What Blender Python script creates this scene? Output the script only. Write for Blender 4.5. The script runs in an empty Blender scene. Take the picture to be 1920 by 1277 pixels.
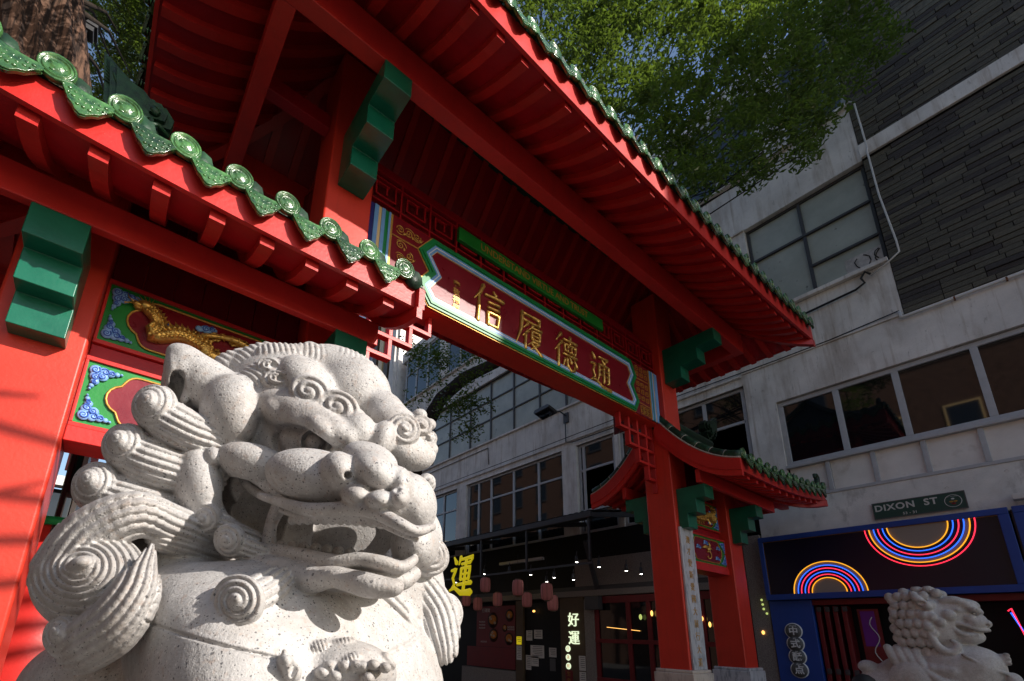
import bpy, bmesh, math, random
import numpy as np
from mathutils import Vector, Matrix
random.seed(7)
SC = bpy.context.scene
COL = SC.collection

# ------------------------------------------------------------------ camera, world, sun, exposure
EYE = Vector((0.0, 0.0, 1.7))
FPX, PX0, PY0 = 895.3, 874.86, 926.44          # focal length and principal point in pixels of the 1920 x 1277 photograph
CR, CF, CU = Vector((0.787, -0.616, 0.027)).normalized(), Vector((0.585, 0.760, 0.283)).normalized(), None
CF = (CF - CR * CF.dot(CR)).normalized()
CU = CR.cross(CF)
cam = bpy.data.cameras.new('camera'); cam_o = bpy.data.objects.new('camera', cam); COL.objects.link(cam_o)
cam.sensor_width = 36.0; cam.lens = FPX / 1920 * 36
cam.shift_x = (960 - PX0) / 1920; cam.shift_y = (PY0 - 638.5) / 1920
cam.clip_start = 0.05; cam.clip_end = 900
cam_o.matrix_world = Matrix(((CR.x, CU.x, -CF.x, EYE.x), (CR.y, CU.y, -CF.y, EYE.y), (CR.z, CU.z, -CF.z, EYE.z), (0, 0, 0, 1)))
SC.camera = cam_o

SUN_DIR = Vector((0.535, -1.0, 0.575)).normalized()      # towards the sun
SUN_EL = math.asin(SUN_DIR.z)
SUN_AZ = math.atan2(SUN_DIR.x, SUN_DIR.y)                 # clockwise from +Y
world = bpy.data.worlds.new('World'); SC.world = world; world.use_nodes = True
wn = world.node_tree.nodes; wl = world.node_tree.links
sky = wn.new('ShaderNodeTexSky'); sky.sky_type = 'NISHITA'; sky.sun_disc = False
sky.sun_elevation = SUN_EL; sky.sun_rotation = SUN_AZ
bg = wn['Background']; wl.new(sky.outputs[0], bg.inputs[0]); bg.inputs[1].default_value = 0.13
sun = bpy.data.lights.new('sun', 'SUN'); sun.energy = 5.0; sun.angle = math.radians(0.5); sun.color = (1.0, 0.93, 0.84)
sun_o = bpy.data.objects.new('sun', sun); COL.objects.link(sun_o)
sun_o.rotation_euler = SUN_DIR.to_track_quat('Z', 'Y').to_euler(); sun_o.location = (6, -10, 14)
SC.view_settings.view_transform = 'Standard'; SC.view_settings.look = 'None'
SC.view_settings.exposure = 0.42; SC.view_settings.gamma = 1.0; SC.view_settings.use_curve_mapping = False
SC.cycles.max_bounces = 6; SC.cycles.diffuse_bounces = 4; SC.cycles.glossy_bounces = 4; SC.cycles.transmission_bounces = 4
SC.cycles.use_denoising = True
SC.cycles.sample_clamp_indirect = 4.0
# ------------------------------------------------------------------ helpers
def ray(px, py):
    return CR * ((px - PX0) / FPX) + CF + CU * ((PY0 - py) / FPX)
def on(axis, val, px, py):                      # where the sight line through a photo pixel meets a plane x / y / z = val
    d = ray(px, py); i = 'xyz'.index(axis)
    return EYE + d * ((val - EYE[i]) / d[i])
def at(px, py, depth):
    return EYE + ray(px, py) * depth

MAT = {}
def mat(name, col, rough=0.5, spec=0.5, metal=0.0, coat=0.0, var=0.0, vscale=6.0, bump=0.0, bscale=40.0, col2=None, stops=None, emit=None, estr=1.0, dirt=None):
    m = bpy.data.materials.new(name); m.use_nodes = True
    nt = m.node_tree; N = nt.nodes; L = nt.links; b = N['Principled BSDF']
    b.inputs['Base Color'].default_value = (*col, 1); b.inputs['Roughness'].default_value = rough
    b.inputs['Specular IOR Level'].default_value = spec; b.inputs['Metallic'].default_value = metal
    b.inputs['Coat Weight'].default_value = coat; b.inputs['Coat Roughness'].default_value = 0.08
    tc = N.new('ShaderNodeTexCoord')
    if var or col2:
        n = N.new('ShaderNodeTexNoise'); n.inputs['Scale'].default_value = vscale; n.inputs['Detail'].default_value = 7; n.inputs['Roughness'].default_value = 0.62
        L.new(tc.outputs['Object'], n.inputs['Vector'])
        r = N.new('ShaderNodeValToRGB'); lo, hi = stops or (0.3, 0.7)
        r.color_ramp.elements[0].position = lo; r.color_ramp.elements[1].position = hi
        c2 = col2 or tuple(c * (1 - var) for c in col)
        r.color_ramp.elements[0].color = (*c2, 1); r.color_ramp.elements[1].color = (*(min(1, c * (1 + var * .4)) for c in col), 1)
        L.new(n.outputs['Fac'], r.inputs['Fac']); L.new(r.outputs['Color'], b.inputs['Base Color'])
        if not emit:
            mr = N.new('ShaderNodeMapRange'); mr.inputs['To Min'].default_value = max(0, rough - .12); mr.inputs['To Max'].default_value = min(1, rough + .12)
            L.new(n.outputs['Fac'], mr.inputs['Value']); L.new(mr.outputs[0], b.inputs['Roughness'])
    if bump:
        n2 = N.new('ShaderNodeTexNoise'); n2.inputs['Scale'].default_value = bscale; n2.inputs['Detail'].default_value = 5
        L.new(tc.outputs['Object'], n2.inputs['Vector'])
        bp = N.new('ShaderNodeBump'); bp.inputs['Strength'].default_value = bump; bp.inputs['Distance'].default_value = 0.01
        L.new(n2.outputs['Fac'], bp.inputs['Height']); L.new(bp.outputs[0], b.inputs['Normal'])
    if emit:
        b.inputs['Emission Color'].default_value = (*emit, 1); b.inputs['Emission Strength'].default_value = estr
    MAT[name] = m
    return m

def mixdirt(m, scale, lo, hi, dcol, stretch=(1, 1, 1), amount=1.0, detail=8):
    """a second noise layer of stain colour over a material"""
    nt = m.node_tree; N = nt.nodes; L = nt.links; b = N['Principled BSDF']
    src = b.inputs['Base Color'].links[0].from_socket if b.inputs['Base Color'].is_linked else None
    tc = N.new('ShaderNodeTexCoord'); mp = N.new('ShaderNodeMapping'); mp.inputs['Scale'].default_value = stretch
    L.new(tc.outputs['Object'], mp.inputs['Vector'])
    n = N.new('ShaderNodeTexNoise'); n.inputs['Scale'].default_value = scale; n.inputs['Detail'].default_value = detail; n.inputs['Roughness'].default_value = 0.65
    L.new(mp.outputs[0], n.inputs['Vector'])
    r = N.new('ShaderNodeMapRange'); r.inputs['From Min'].default_value = lo; r.inputs['From Max'].default_value = hi; r.inputs['To Max'].default_value = amount
    L.new(n.outputs['Fac'], r.inputs['Value'])
    mx = N.new('ShaderNodeMix'); mx.data_type = 'RGBA'
    L.new(r.outputs[0], mx.inputs['Factor'])
    if src: L.new(src, mx.inputs['A'])
    else: mx.inputs['A'].default_value = b.inputs['Base Color'].default_value
    mx.inputs['B'].default_value = (*dcol, 1)
    L.new(mx.outputs['Result'], b.inputs['Base Color'])

class MB:
    """collects shapes into one mesh"""
    def __init__(s): s.v = []; s.f = []; s.sm = []
    def add(s, vs, fs, smooth=False):
        o = len(s.v); s.v += [tuple(p) for p in vs]; s.f += [tuple(i + o for i in f) for f in fs]; s.sm += [smooth] * len(fs)
        return s
    def box(s, x0, x1, y0, y1, z0, z1):
        x0, x1 = sorted((x0, x1)); y0, y1 = sorted((y0, y1)); z0, z1 = sorted((z0, z1))
        v = [(x, y, z) for z in (z0, z1) for y in (y0, y1) for x in (x0, x1)]
        return s.add(v, [(0, 2, 3, 1), (4, 5, 7, 6), (0, 1, 5, 4), (2, 6, 7, 3), (0, 4, 6, 2), (1, 3, 7, 5)])
    def bar(s, a, b, w, h, up=(0, 0, 1)):
        a = Vector(a); b = Vector(b); d = (b - a).normalized(); u = Vector(up); r = d.cross(u)
        r = r.normalized() if r.length > 1e-6 else Vector((1, 0, 0)); u = r.cross(d)
        v = [p + r * (i * w / 2) + u * (j * h / 2) for p in (a, b) for i, j in ((-1, -1), (1, -1), (1, 1), (-1, 1))]
        return s.add(v, [(0, 3, 2, 1), (4, 5, 6, 7), (0, 1, 5, 4), (1, 2, 6, 5), (2, 3, 7, 6), (3, 0, 4, 7)])
    def prism(s, poly, axis, a0, a1):
        """2-D polygon swept along an axis; poly coordinates are the other two axes in xyz order"""
        a0, a1 = sorted((a0, a1))
        i = 'xyz'.index(axis)
        def mk(p, a):
            q = list(p); q.insert(i, a); return q
        A = sum(poly[k][0] * poly[(k + 1) % len(poly)][1] - poly[(k + 1) % len(poly)][0] * poly[k][1] for k in range(len(poly)))
        if (A > 0) == (i == 1): poly = poly[::-1]
        n = len(poly)
        v = [mk(p, a0) for p in poly] + [mk(p, a1) for p in poly]
        f = [tuple(range(n))[::-1], tuple(range(n, 2 * n))] + [(k, (k + 1) % n, n + (k + 1) % n, n + k) for k in range(n)]
        return s.add(v, f)
    def ring(s, outer, inner, y0, y1):
        """frame between two polygons of the same count in the xz plane, from y0 (front) to y1"""
        n = len(outer); v = []
        for (p, y) in ((outer, y0), (inner, y0), (outer, y1), (inner, y1)): v += [(a, y, b) for a, b in p]
        f = []
        for k in range(n):
            j = (k + 1) % n
            f += [(k, j, n + j, n + k), (k, 2 * n + k, 2 * n + j, j), (n + k, n + j, 3 * n + j, 3 * n + k), (2 * n + k, 3 * n + k, 3 * n + j, 2 * n + j)]
        return s.add(v, f)
    def tube(s, path, r, seg=8, cap=True, smooth=True, flat=1.0):
        P = [Vector(p) for p in path]; n = len(P); R = r if isinstance(r, (list, tuple)) else [r] * n
        v = []; f = []; up = None
        for k in range(n):
            t = (P[min(k + 1, n - 1)] - P[max(k - 1, 0)]).normalized()
            if up is None: up = Vector((0, 0, 1)) if abs(t.z) < .9 else Vector((0, 1, 0))
            x = t.cross(up).normalized(); up = x.cross(t).normalized()
            for q in range(seg):
                a = 2 * math.pi * q / seg
                v.append(P[k] + x * (math.cos(a) * R[k]) + up * (math.sin(a) * R[k] * flat))
        for k in range(n - 1):
            for q in range(seg):
                q2 = (q + 1) % seg
                f.append((k * seg + q, (k + 1) * seg + q, (k + 1) * seg + q2, k * seg + q2))
        if cap: f += [tuple(range(seg)), tuple(range((n - 1) * seg, n * seg))[::-1]]
        return s.add(v, f, smooth)
    def lathe(s, prof, axis='z', c=(0, 0, 0), seg=20, smooth=True):
        v = []; f = []; n = len(prof)
        for k in range(seg):
            a = 2 * math.pi * k / seg; ca, sa = math.cos(a), math.sin(a)
            for r, h in prof:
                p = {'z': (r * ca, r * sa, h), 'y': (r * ca, h, -r * sa), 'x': (h, r * ca, r * sa)}[axis]
                v.append((p[0] + c[0], p[1] + c[1], p[2] + c[2]))
        for k in range(seg):
            j = (k + 1) % seg
            for q in range(n - 1): f.append((k * n + q, j * n + q, j * n + q + 1, k * n + q + 1))
        return s.add(v, f, smooth)
    def ball(s, c, r, seg=10, rings=6, rot=None):
        r = r if isinstance(r, (tuple, list)) else (r, r, r); v = []; f = []
        for i in range(rings + 1):
            th = math.pi * i / rings
            for k in range(seg):
                a = 2 * math.pi * k / seg
                p = Vector((math.sin(th) * math.cos(a) * r[0], math.sin(th) * math.sin(a) * r[1], math.cos(th) * r[2]))
                if rot: p = rot @ p
                v.append(p + Vector(c))
        for i in range(rings):
            for k in range(seg):
                j = (k + 1) % seg
                f.append((i * seg + k, (i + 1) * seg + k, (i + 1) * seg + j, i * seg + j))
        return s.add(v, f, True)
    def grid(s, rows, smooth=True, flip=False):
        n = len(rows[0]); v = [p for r in rows for p in r]; f = []
        for i in range(len(rows) - 1):
            for k in range(n - 1):
                q = (i * n + k, i * n + k + 1, (i + 1) * n + k + 1, (i + 1) * n + k)
                f.append(q[::-1] if flip else q)
        return s.add(v, f, smooth)
    def mesh(s, name):
        me = bpy.data.meshes.new(name); me.from_pydata(s.v, [], s.f); me.update()
        if any(s.sm): me.polygons.foreach_set('use_smooth', s.sm)
        return me
    def build(s, name, m, parent=None, bevel=0, label=None, kind=None, fix=False):
        me = s.mesh(name)
        if fix:
            bm = bmesh.new(); bm.from_mesh(me); bmesh.ops.remove_doubles(bm, verts=bm.verts, dist=1e-5); bmesh.ops.recalc_face_normals(bm, faces=bm.faces); bm.to_mesh(me); bm.free()
        return link(name, me, m, parent, bevel, label, kind)

def link(name, me, m, parent=None, bevel=0, label=None, kind=None):
    o = bpy.data.objects.new(name, me); COL.objects.link(o)
    if m is not None and not me.materials: me.materials.append(MAT[m] if isinstance(m, str) else m)
    if parent is not None: adopt(o, parent)
    if bevel:
        md = o.modifiers.new('bevel', 'BEVEL'); md.width = bevel; md.segments = 2; md.limit_method = 'ANGLE'; md.angle_limit = 0.7
        for p in me.polygons: p.use_smooth = True
        wn_ = o.modifiers.new('wn', 'WEIGHTED_NORMAL'); wn_.keep_sharp = True
    if label: o['label'] = label
    if kind: o['kind'] = kind
    return o
def thing(name, label, cat, loc=(0, 0, 0), group=None, local=False):
    """an Empty at the thing's base; unless local, its parts are written in world coordinates"""
    o = bpy.data.objects.new(name, None); COL.objects.link(o); o.location = loc; o.empty_display_size = 0.2
    o['label'] = label; o['category'] = cat
    if group: o['group'] = group
    if not local: BASE[o.name] = Vector(loc)
    return o
BASE = {}
def adopt(o, parent):
    o.parent = parent
    r = parent
    if r.name in BASE: o.matrix_parent_inverse = Matrix.Translation(-BASE[r.name])
def tag(o, label, cat, group=None, kind=None):
    o['label'] = label; o['category'] = cat
    if group: o['group'] = group
    if kind: o['kind'] = kind
    return o
def part(src, loc=None, parent=None, scale=None):
    """another instance of a part, sharing its mesh"""
    o = src.copy(); COL.objects.link(o)
    if parent is not None: adopt(o, parent)
    if loc is not None: o.location = loc
    if scale is not None: o.scale = scale
    return o
def copy_thing(root, loc, label=None, rotz=None):
    r = root.copy(); COL.objects.link(r); r.location = loc
    if rotz is not None: r.rotation_euler = (0, 0, rotz)
    if label: r['label'] = label
    for ch in list(root.children):
        c = ch.copy(); COL.objects.link(c); c.parent = r
        for g in list(ch.children):
            d = g.copy(); COL.objects.link(d); d.parent = c
    return r
def offset_poly(poly, w):
    """inset a simple polygon by w (positive shrinks)"""
    n = len(poly); A = sum(poly[k][0] * poly[(k + 1) % n][1] - poly[(k + 1) % n][0] * poly[k][1] for k in range(n)); sg = 1 if A > 0 else -1
    out = []
    for k in range(n):
        p0, p1, p2 = (Vector(poly[(k + i) % n]).to_2d() for i in (-1, 0, 1))
        d1 = (p1 - p0).normalized(); d2 = (p2 - p1).normalized()
        n1 = Vector((-d1.y, d1.x)) * sg; n2 = Vector((-d2.y, d2.x)) * sg
        b = (n1 + n2); b = b / max(0.3, (1 + n1.dot(n2)))
        out.append(tuple(p1 + b * w))
    return out
_TC = {}
def text_mesh(s, size, depth=0.0, fat=0.0, bevel=0.0, align='CENTER', shear=0.0, space=1.0, res=4):
    key = (s, size, depth, fat, bevel, align, shear, space, res)
    if key in _TC: return _TC[key]
    c = bpy.data.curves.new('lettering', 'FONT'); c.body = s; c.size = size; c.extrude = depth; c.offset = fat; c.bevel_depth = bevel; c.bevel_resolution = 1
    c.align_x = align; c.align_y = 'CENTER'; c.shear = shear; c.resolution_u = res; c.space_character = space
    o = bpy.data.objects.new('lettering', c); COL.objects.link(o)
    dg = bpy.context.evaluated_depsgraph_get(); me = bpy.data.meshes.new_from_object(o.evaluated_get(dg))
    bpy.data.objects.remove(o); bpy.data.curves.remove(c)
    _TC[key] = me
    return me
def text_on(name, s, m, parent, pos, size, xdir=(1, 0, 0), zdir=(0, 0, 1), depth=0.004, fat=0.0, bevel=0.0, wx=1.0, align='CENTER', **kw):
    """lettering standing in the plane of xdir / zdir; baked into world coordinates"""
    me = text_mesh(s, size, depth, fat, bevel, align, **kw).copy()
    x = Vector(xdir).normalized(); z = Vector(zdir).normalized(); y = x.cross(z)
    M = Matrix.Translation(pos) @ Matrix(((x.x * wx, z.x, y.x, 0), (x.y * wx, z.y, y.y, 0), (x.z * wx, z.z, y.z, 0), (0, 0, 0, 1)))
    me.transform(M); me.materials.clear()
    return link(name, me, m, parent)
# ------------------------------------------------------------------ materials
def red_paint(name, col, rough, dark=.35):
    m = mat(name, col, rough, 0.36, var=dark, vscale=2.2, bump=.12, bscale=55, stops=(.2, .6))
    mixdirt(m, 24, .63, .75, tuple(c * .4 for c in col), amount=.55)
    mixdirt(m, 3.5, .50, .80, (col[0] * .66, col[1] * .9, col[2] * 1.0), (3.0, 3.0, .35), amount=.55)
    mixdirt(m, 70, .70, .74, (.60, .28, .18), amount=.4, detail=3)
    return m
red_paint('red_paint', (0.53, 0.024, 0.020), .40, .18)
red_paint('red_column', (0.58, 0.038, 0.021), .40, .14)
red_paint('red_inner_shade', (0.13, 0.003, 0.006), .5, .3)  # the gate's red made much darker: under-roof shade put into the colour
red_paint('red_board_shade', (0.36, 0.007, 0.014), .4, .2)  # same red again, darkened in the colour for shade below the roofs
mat('crimson_panel', (0.20, 0.006, 0.016), .30, .5, var=.2, vscale=4, bump=.08, bscale=60)
mat('bracket_green', (0.004, 0.13, 0.075), .32, .5, var=.25, vscale=4, bump=.1, bscale=50)
mat('panel_green', (0.010, 0.24, 0.035), .38, .5, var=.25, vscale=5, bump=.08, bscale=60)
mat('trim_green', (0.006, 0.22, 0.06), .35, .5, var=.15, vscale=8)
mat('trim_blue', (0.16, 0.36, 0.72), .4, .5, var=.12, vscale=8)
mat('trim_navy', (0.015, 0.02, 0.16), .4, .5)
mat('trim_white', (0.75, 0.80, 0.84), .4, .5)
mat('trim_cream', (0.72, 0.52, 0.26), .4, .5)
mat('cloud_blue', (0.22, 0.42, 0.80), .42, .5, var=.3, vscale=18)
mat('cloud_dark', (0.02, 0.08, 0.42), .45, .5)
mat('gold_leaf', (0.80, 0.50, 0.13), .30, .6, metal=.7, var=.45, vscale=22, bump=.25, bscale=120)
mat('gold_line', (0.62, 0.34, 0.07), .4, .5, metal=.4, var=.2, vscale=30)
mat('gold_dark', (0.36, 0.20, 0.04), .4, .5, metal=.5)
m = mat('glaze_green', (0.075, 0.20, 0.055), .22, .55, coat=.45, var=.6, vscale=26, bump=.35, bscale=70, col2=(0.012, 0.05, 0.018))
mat('glaze_drip', (0.06, 0.16, 0.045), .2, .55, coat=.5, var=.7, vscale=22, bump=.5, bscale=60, col2=(0.008, 0.035, 0.014))
m = mat('glaze_dark', (0.014, 0.055, 0.024), .5, .4, coat=.0, var=.5, vscale=14, bump=.35, bscale=60, col2=(0.004, 0.014, 0.010))
mat('tile_mortar', (0.42, 0.38, 0.33), .9, .2, var=.4, vscale=30)
m = mat('marble', (0.56, 0.57, 0.60), .35, .4, var=.2, vscale=3)
mixdirt(m, 5, .50, .60, (0.22, 0.24, 0.28), (3.5, 3.5, .9), amount=.75)
m = mat('marble_warm', (0.60, 0.53, 0.46), .4, .4, var=.15, vscale=3)
mixdirt(m, 4, .52, .66, (0.30, 0.25, 0.22), (2.5, 2.5, .8), amount=.7)

def vary(m, lo, hi):
    """each object a little lighter or darker than the next"""
    nt = m.node_tree; N = nt.nodes; L = nt.links; b = N['Principled BSDF']; src = b.inputs['Base Color'].links[0].from_socket
    oi = N.new('ShaderNodeObjectInfo'); mr = N.new('ShaderNodeMapRange'); mr.inputs['To Min'].default_value = lo; mr.inputs['To Max'].default_value = hi
    L.new(oi.outputs['Random'], mr.inputs['Value']); hs = N.new('ShaderNodeHueSaturation'); L.new(mr.outputs[0], hs.inputs['Value']); L.new(src, hs.inputs['Color']); L.new(hs.outputs[0], b.inputs['Base Color'])
for n_, a_, b_ in (('glaze_green', .65, 1.2), ('glaze_drip', .5, 1.25), ('glaze_dark', .6, 1.4), ('red_paint', .86, 1.06)): vary(MAT[n_], a_, b_)
m = mat('render_white', (0.74, 0.71, 0.68), .85, .25, var=.22, vscale=1.6, bump=.35, bscale=28)
mixdirt(m, 1.3, .50, .72, (0.36, 0.30, 0.25), (2.2, 2.2, .45), amount=.75)
mixdirt(m, 9.0, .62, .74, (0.10, 0.09, 0.085), (1.5, 1.5, .35), amount=.6)
mixdirt(m, 4.0, .55, .70, (0.30, 0.22, 0.15), (2.6, 2.6, .12), amount=.55)
mixdirt(m, 14.0, .66, .71, (0.06, 0.055, 0.05), (1.0, 1.0, .8), amount=.7)
m = mat('render_rough', (0.72, 0.70, 0.67), .9, .2, var=.2, vscale=2.4, bump=.6, bscale=60)
mixdirt(m, 3.0, .56, .74, (0.14, 0.12, 0.11), (1.2, 1.2, .5), amount=.7)
m = mat('spandrel_panel', (0.76, 0.72, 0.68), .6, .3, var=.15, vscale=2)
mixdirt(m, 2.4, .56, .78, (0.30, 0.24, 0.17), amount=.6)
mat('window_frame', (0.44, 0.445, 0.465), .45, .5, var=.12, vscale=9)
mat('steel_dark', (0.05, 0.05, 0.055), .5, .5, var=.2, vscale=9)
mat('glass_dark', (0.006, 0.007, 0.009), .03, .5); MAT['glass_dark'].node_tree.nodes['Principled BSDF'].inputs['IOR'].default_value = 1.75
m = mat('painted_pane', (0.40, 0.43, 0.39), .35, .5, var=.25, vscale=1.5)
mixdirt(m, 6.0, .63, .70, (0.02, 0.02, 0.02), (1, 1, .6), amount=.7)
mat('pane_white', (0.58, 0.55, 0.53), .6, .3, var=.3, vscale=4, col2=(.22, .21, .20))
for i, c in enumerate(((0.130, 0.122, 0.098), (0.112, 0.104, 0.088), (0.078, 0.070, 0.068), (0.150, 0.138, 0.108))):
    mat(f'slate_{i}', c, .85, .3, var=.45, vscale=14, bump=.9, bscale=42)
mat('slate_joint', (0.020, 0.018, 0.017), .95, .1)
mat('pipe_white', (0.62, 0.60, 0.58), .4, .4, var=.15, vscale=6)
mat('cable_black', (0.012, 0.012, 0.012), .6, .4)
mat('rust', (0.16, 0.06, 0.025), .9, .2, var=.4, vscale=20)
mat('shop_blue', (0.010, 0.055, 0.30), .45, .5, var=.15, vscale=3)
mat('shop_navy', (0.004, 0.006, 0.024), .30, .5)
mat('shop_cream', (0.30, 0.25, 0.22), .6, .3)
mat('shop_dark', (0.006, 0.006, 0.007), .6, .3)
mat('shop_red', (0.16, 0.006, 0.010), .45, .5, var=.2, vscale=5)
mat('shop_brown', (0.10, 0.065, 0.035), .55, .4, var=.25, vscale=4)
m = mat('pebble_dash', (0.30, 0.27, 0.25), .9, .2, var=.6, vscale=70, bump=.8, bscale=90, col2=(.10, .085, .075))
mat('paper', (0.62, 0.60, 0.57), .8, .2)
mat('lantern_paper', (0.30, 0.12, 0.12), .75, .2, emit=(0.75, .22, .20), estr=.03)
mat('sign_yellow', (0.75, 0.60, 0.02), .5, .4, emit=(.85, .68, .01), estr=.32)
mat('sign_orange', (0.6, 0.2, 0.02), .5, .4, emit=(.8, .25, .02), estr=.2)
mat('sign_glow', (0.7, 0.75, 0.55), .5, .4, emit=(.80, .92, .62), estr=.8)
mat('sign_white', (0.75, 0.75, 0.75), .5, .4)
mat('sign_grey', (0.10, 0.10, 0.10), .5, .4)
mat('lamp_glow', (1, 1, 1), .5, .5, emit=(1, .97, .88), estr=14)
mat('warm_glow', (1, .6, .2), .5, .5, emit=(1, .5, .12), estr=1.6)
mat('neon_red', (.8, .03, .06), .5, .5, emit=(1, .03, .07), estr=1.3)
mat('neon_blue', (.03, .1, .8), .5, .5, emit=(.02, .14, 1), estr=1.3)
mat('neon_amber', (.9, .4, .02), .5, .5, emit=(1, .42, .02), estr=.9)
mat('neon_lime', (.6, .8, .2), .5, .5, emit=(.75, .9, .25), estr=.45)
mat('street_green', (0.012, 0.060, 0.048), .4, .5)
mat('sign_text', (0.55, 0.55, 0.52), .5, .3)
m = mat('paving', (0.13, 0.125, 0.12), .85, .3, var=.3, vscale=1.2, bump=.3, bscale=40)
m = mat('old_brick', (0.13, 0.075, 0.055), .9, .2, var=.4, vscale=4, bump=.4, bscale=50)
mat('bark_dark', (0.035, 0.026, 0.020), .95, .15, var=.5, vscale=9, bump=.9, bscale=26)
m = mat('bark_red', (0.15, 0.085, 0.058), .95, .15, var=.2, vscale=5, bump=.25, bscale=22)
mixdirt(m, 5, .42, .56, (0.02, 0.014, 0.012), (4.0, 4.0, .16), amount=.97)
m = mat('leaf', (0.034, 0.062, 0.011), .24, .6, var=.75, vscale=2.2, col2=(0.010, 0.022, 0.006))
m.node_tree.nodes['Principled BSDF'].inputs['Subsurface Weight'].default_value = 0.0
# leaves let some light through
_n = m.node_tree; _t = _n.nodes.new('ShaderNodeBsdfTranslucent'); _t.inputs['Color'].default_value = (0.30, 0.46, 0.05, 1)
_x = _n.nodes.new('ShaderNodeMixShader'); _x.inputs[0].default_value = .22
_o = _n.nodes['Material Output']; _n.links.new(_n.nodes['Principled BSDF'].outputs[0], _x.inputs[1]); _n.links.new(_t.outputs[0], _x.inputs[2]); _n.links.new(_x.outputs[0], _o.inputs['Surface'])
# pale speckled granite
def granite(name, base, k=1.0):
    m = bpy.data.materials.new(name); m.use_nodes = True; MAT[name] = m
    N = m.node_tree.nodes; L = m.node_tree.links; b = N['Principled BSDF']; b.inputs['Roughness'].default_value = .62; b.inputs['Specular IOR Level'].default_value = .35
    tc = N.new('ShaderNodeTexCoord')
    def noise(s, d=4, r=.6):
        n = N.new('ShaderNodeTexNoise'); n.inputs['Scale'].default_value = s; n.inputs['Detail'].default_value = d; n.inputs['Roughness'].default_value = r; L.new(tc.outputs['Object'], n.inputs['Vector']); return n
    def ramp(src, stops):
        r = N.new('ShaderNodeValToRGB'); L.new(src, r.inputs['Fac'])
        for i, (p, c) in enumerate(stops):
            e = r.color_ramp.elements[i] if i < 2 else r.color_ramp.elements.new(p)
            e.position = p; e.color = (*c, 1)
        return r
    def mix(a, bcol, fac):
        x = N.new('ShaderNodeMix'); x.data_type = 'RGBA'; L.new(fac, x.inputs['Factor']); L.new(a, x.inputs['A']); x.inputs['B'].default_value = (*bcol, 1); return x.outputs['Result']
    n1 = noise(38 * k, 6, .7); c = ramp(n1.outputs['Fac'], [(.30, tuple(q * .84 for q in base)), (.52, base), (.70, tuple(min(1, q * 1.14) for q in base))]).outputs['Color']
    n2 = noise(70 * k, 3, .6); r2 = ramp(n2.outputs['Fac'], [(.57, (0, 0, 0)), (.70, (.55, .55, .55))]); c = mix(c, (base[0] * .86, base[1] * .68, base[2] * .58), r2.outputs['Color'])
    def specks(scale, rad, col, dens, amt):
        nonlocal c
        v = N.new('ShaderNodeTexVoronoi'); v.inputs['Scale'].default_value = scale * k; L.new(tc.outputs['Object'], v.inputs['Vector'])
        nn = noise(scale * 1.7 * k, 2); ad = N.new('ShaderNodeMath'); ad.operation = 'MULTIPLY_ADD'; L.new(nn.outputs['Fac'], ad.inputs[0]); ad.inputs[1].default_value = .55; L.new(v.outputs['Distance'], ad.inputs[2])
        lt = N.new('ShaderNodeMath'); lt.operation = 'LESS_THAN'; L.new(ad.outputs[0], lt.inputs[0]); lt.inputs[1].default_value = rad + .12
        sp = N.new('ShaderNodeSeparateColor'); L.new(v.outputs['Color'], sp.inputs[0])
        g = N.new('ShaderNodeMath'); g.operation = 'LESS_THAN'; L.new(sp.outputs[0], g.inputs[0]); g.inputs[1].default_value = dens
        mu = N.new('ShaderNodeMath'); mu.operation = 'MULTIPLY'; L.new(lt.outputs[0], mu.inputs[0]); L.new(g.outputs[0], mu.inputs[1])
        m2 = N.new('ShaderNodeMath'); m2.operation = 'MULTIPLY'; L.new(mu.outputs[0], m2.inputs[0]); m2.inputs[1].default_value = amt
        c = mix(c, col, m2.outputs[0])
    specks(110, .36, (.07, .072, .08), .30, .85); specks(190, .38, (.11, .11, .115), .46, .8); specks(62, .30, (.07, .072, .08), .16, .8); specks(120, .36, (.78, .76, .73), .28, .5); specks(300, .38, (.22, .21, .21), .35, .6)
    n4 = noise(3.6, 8, .7); r4 = ramp(n4.outputs['Fac'], [(.48, (0, 0, 0)), (.72, (.75, .75, .75))]); c = mix(c, (base[0] * .60, base[1] * .52, base[2] * .46), r4.outputs['Color'])
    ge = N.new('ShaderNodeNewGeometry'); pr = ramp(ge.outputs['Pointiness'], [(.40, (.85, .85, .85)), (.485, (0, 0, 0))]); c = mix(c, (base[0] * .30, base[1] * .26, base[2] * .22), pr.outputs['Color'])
    L.new(c, b.inputs['Base Color'])
    n3 = noise(190, 3); bp = N.new('ShaderNodeBump'); bp.inputs['Strength'].default_value = .45; bp.inputs['Distance'].default_value = .004; L.new(n3.outputs['Fac'], bp.inputs['Height'])
    n5 = noise(34, 4); bp2 = N.new('ShaderNodeBump'); bp2.inputs['Strength'].default_value = .35; bp2.inputs['Distance'].default_value = .006; L.new(n5.outputs['Fac'], bp2.inputs['Height']); L.new(bp.outputs[0], bp2.inputs['Normal'])
    L.new(bp2.outputs[0], b.inputs['Normal'])
    return m
granite('granite', (0.455, 0.442, 0.435)); granite('granite_grey', (0.55, 0.53, 0.51))
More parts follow.
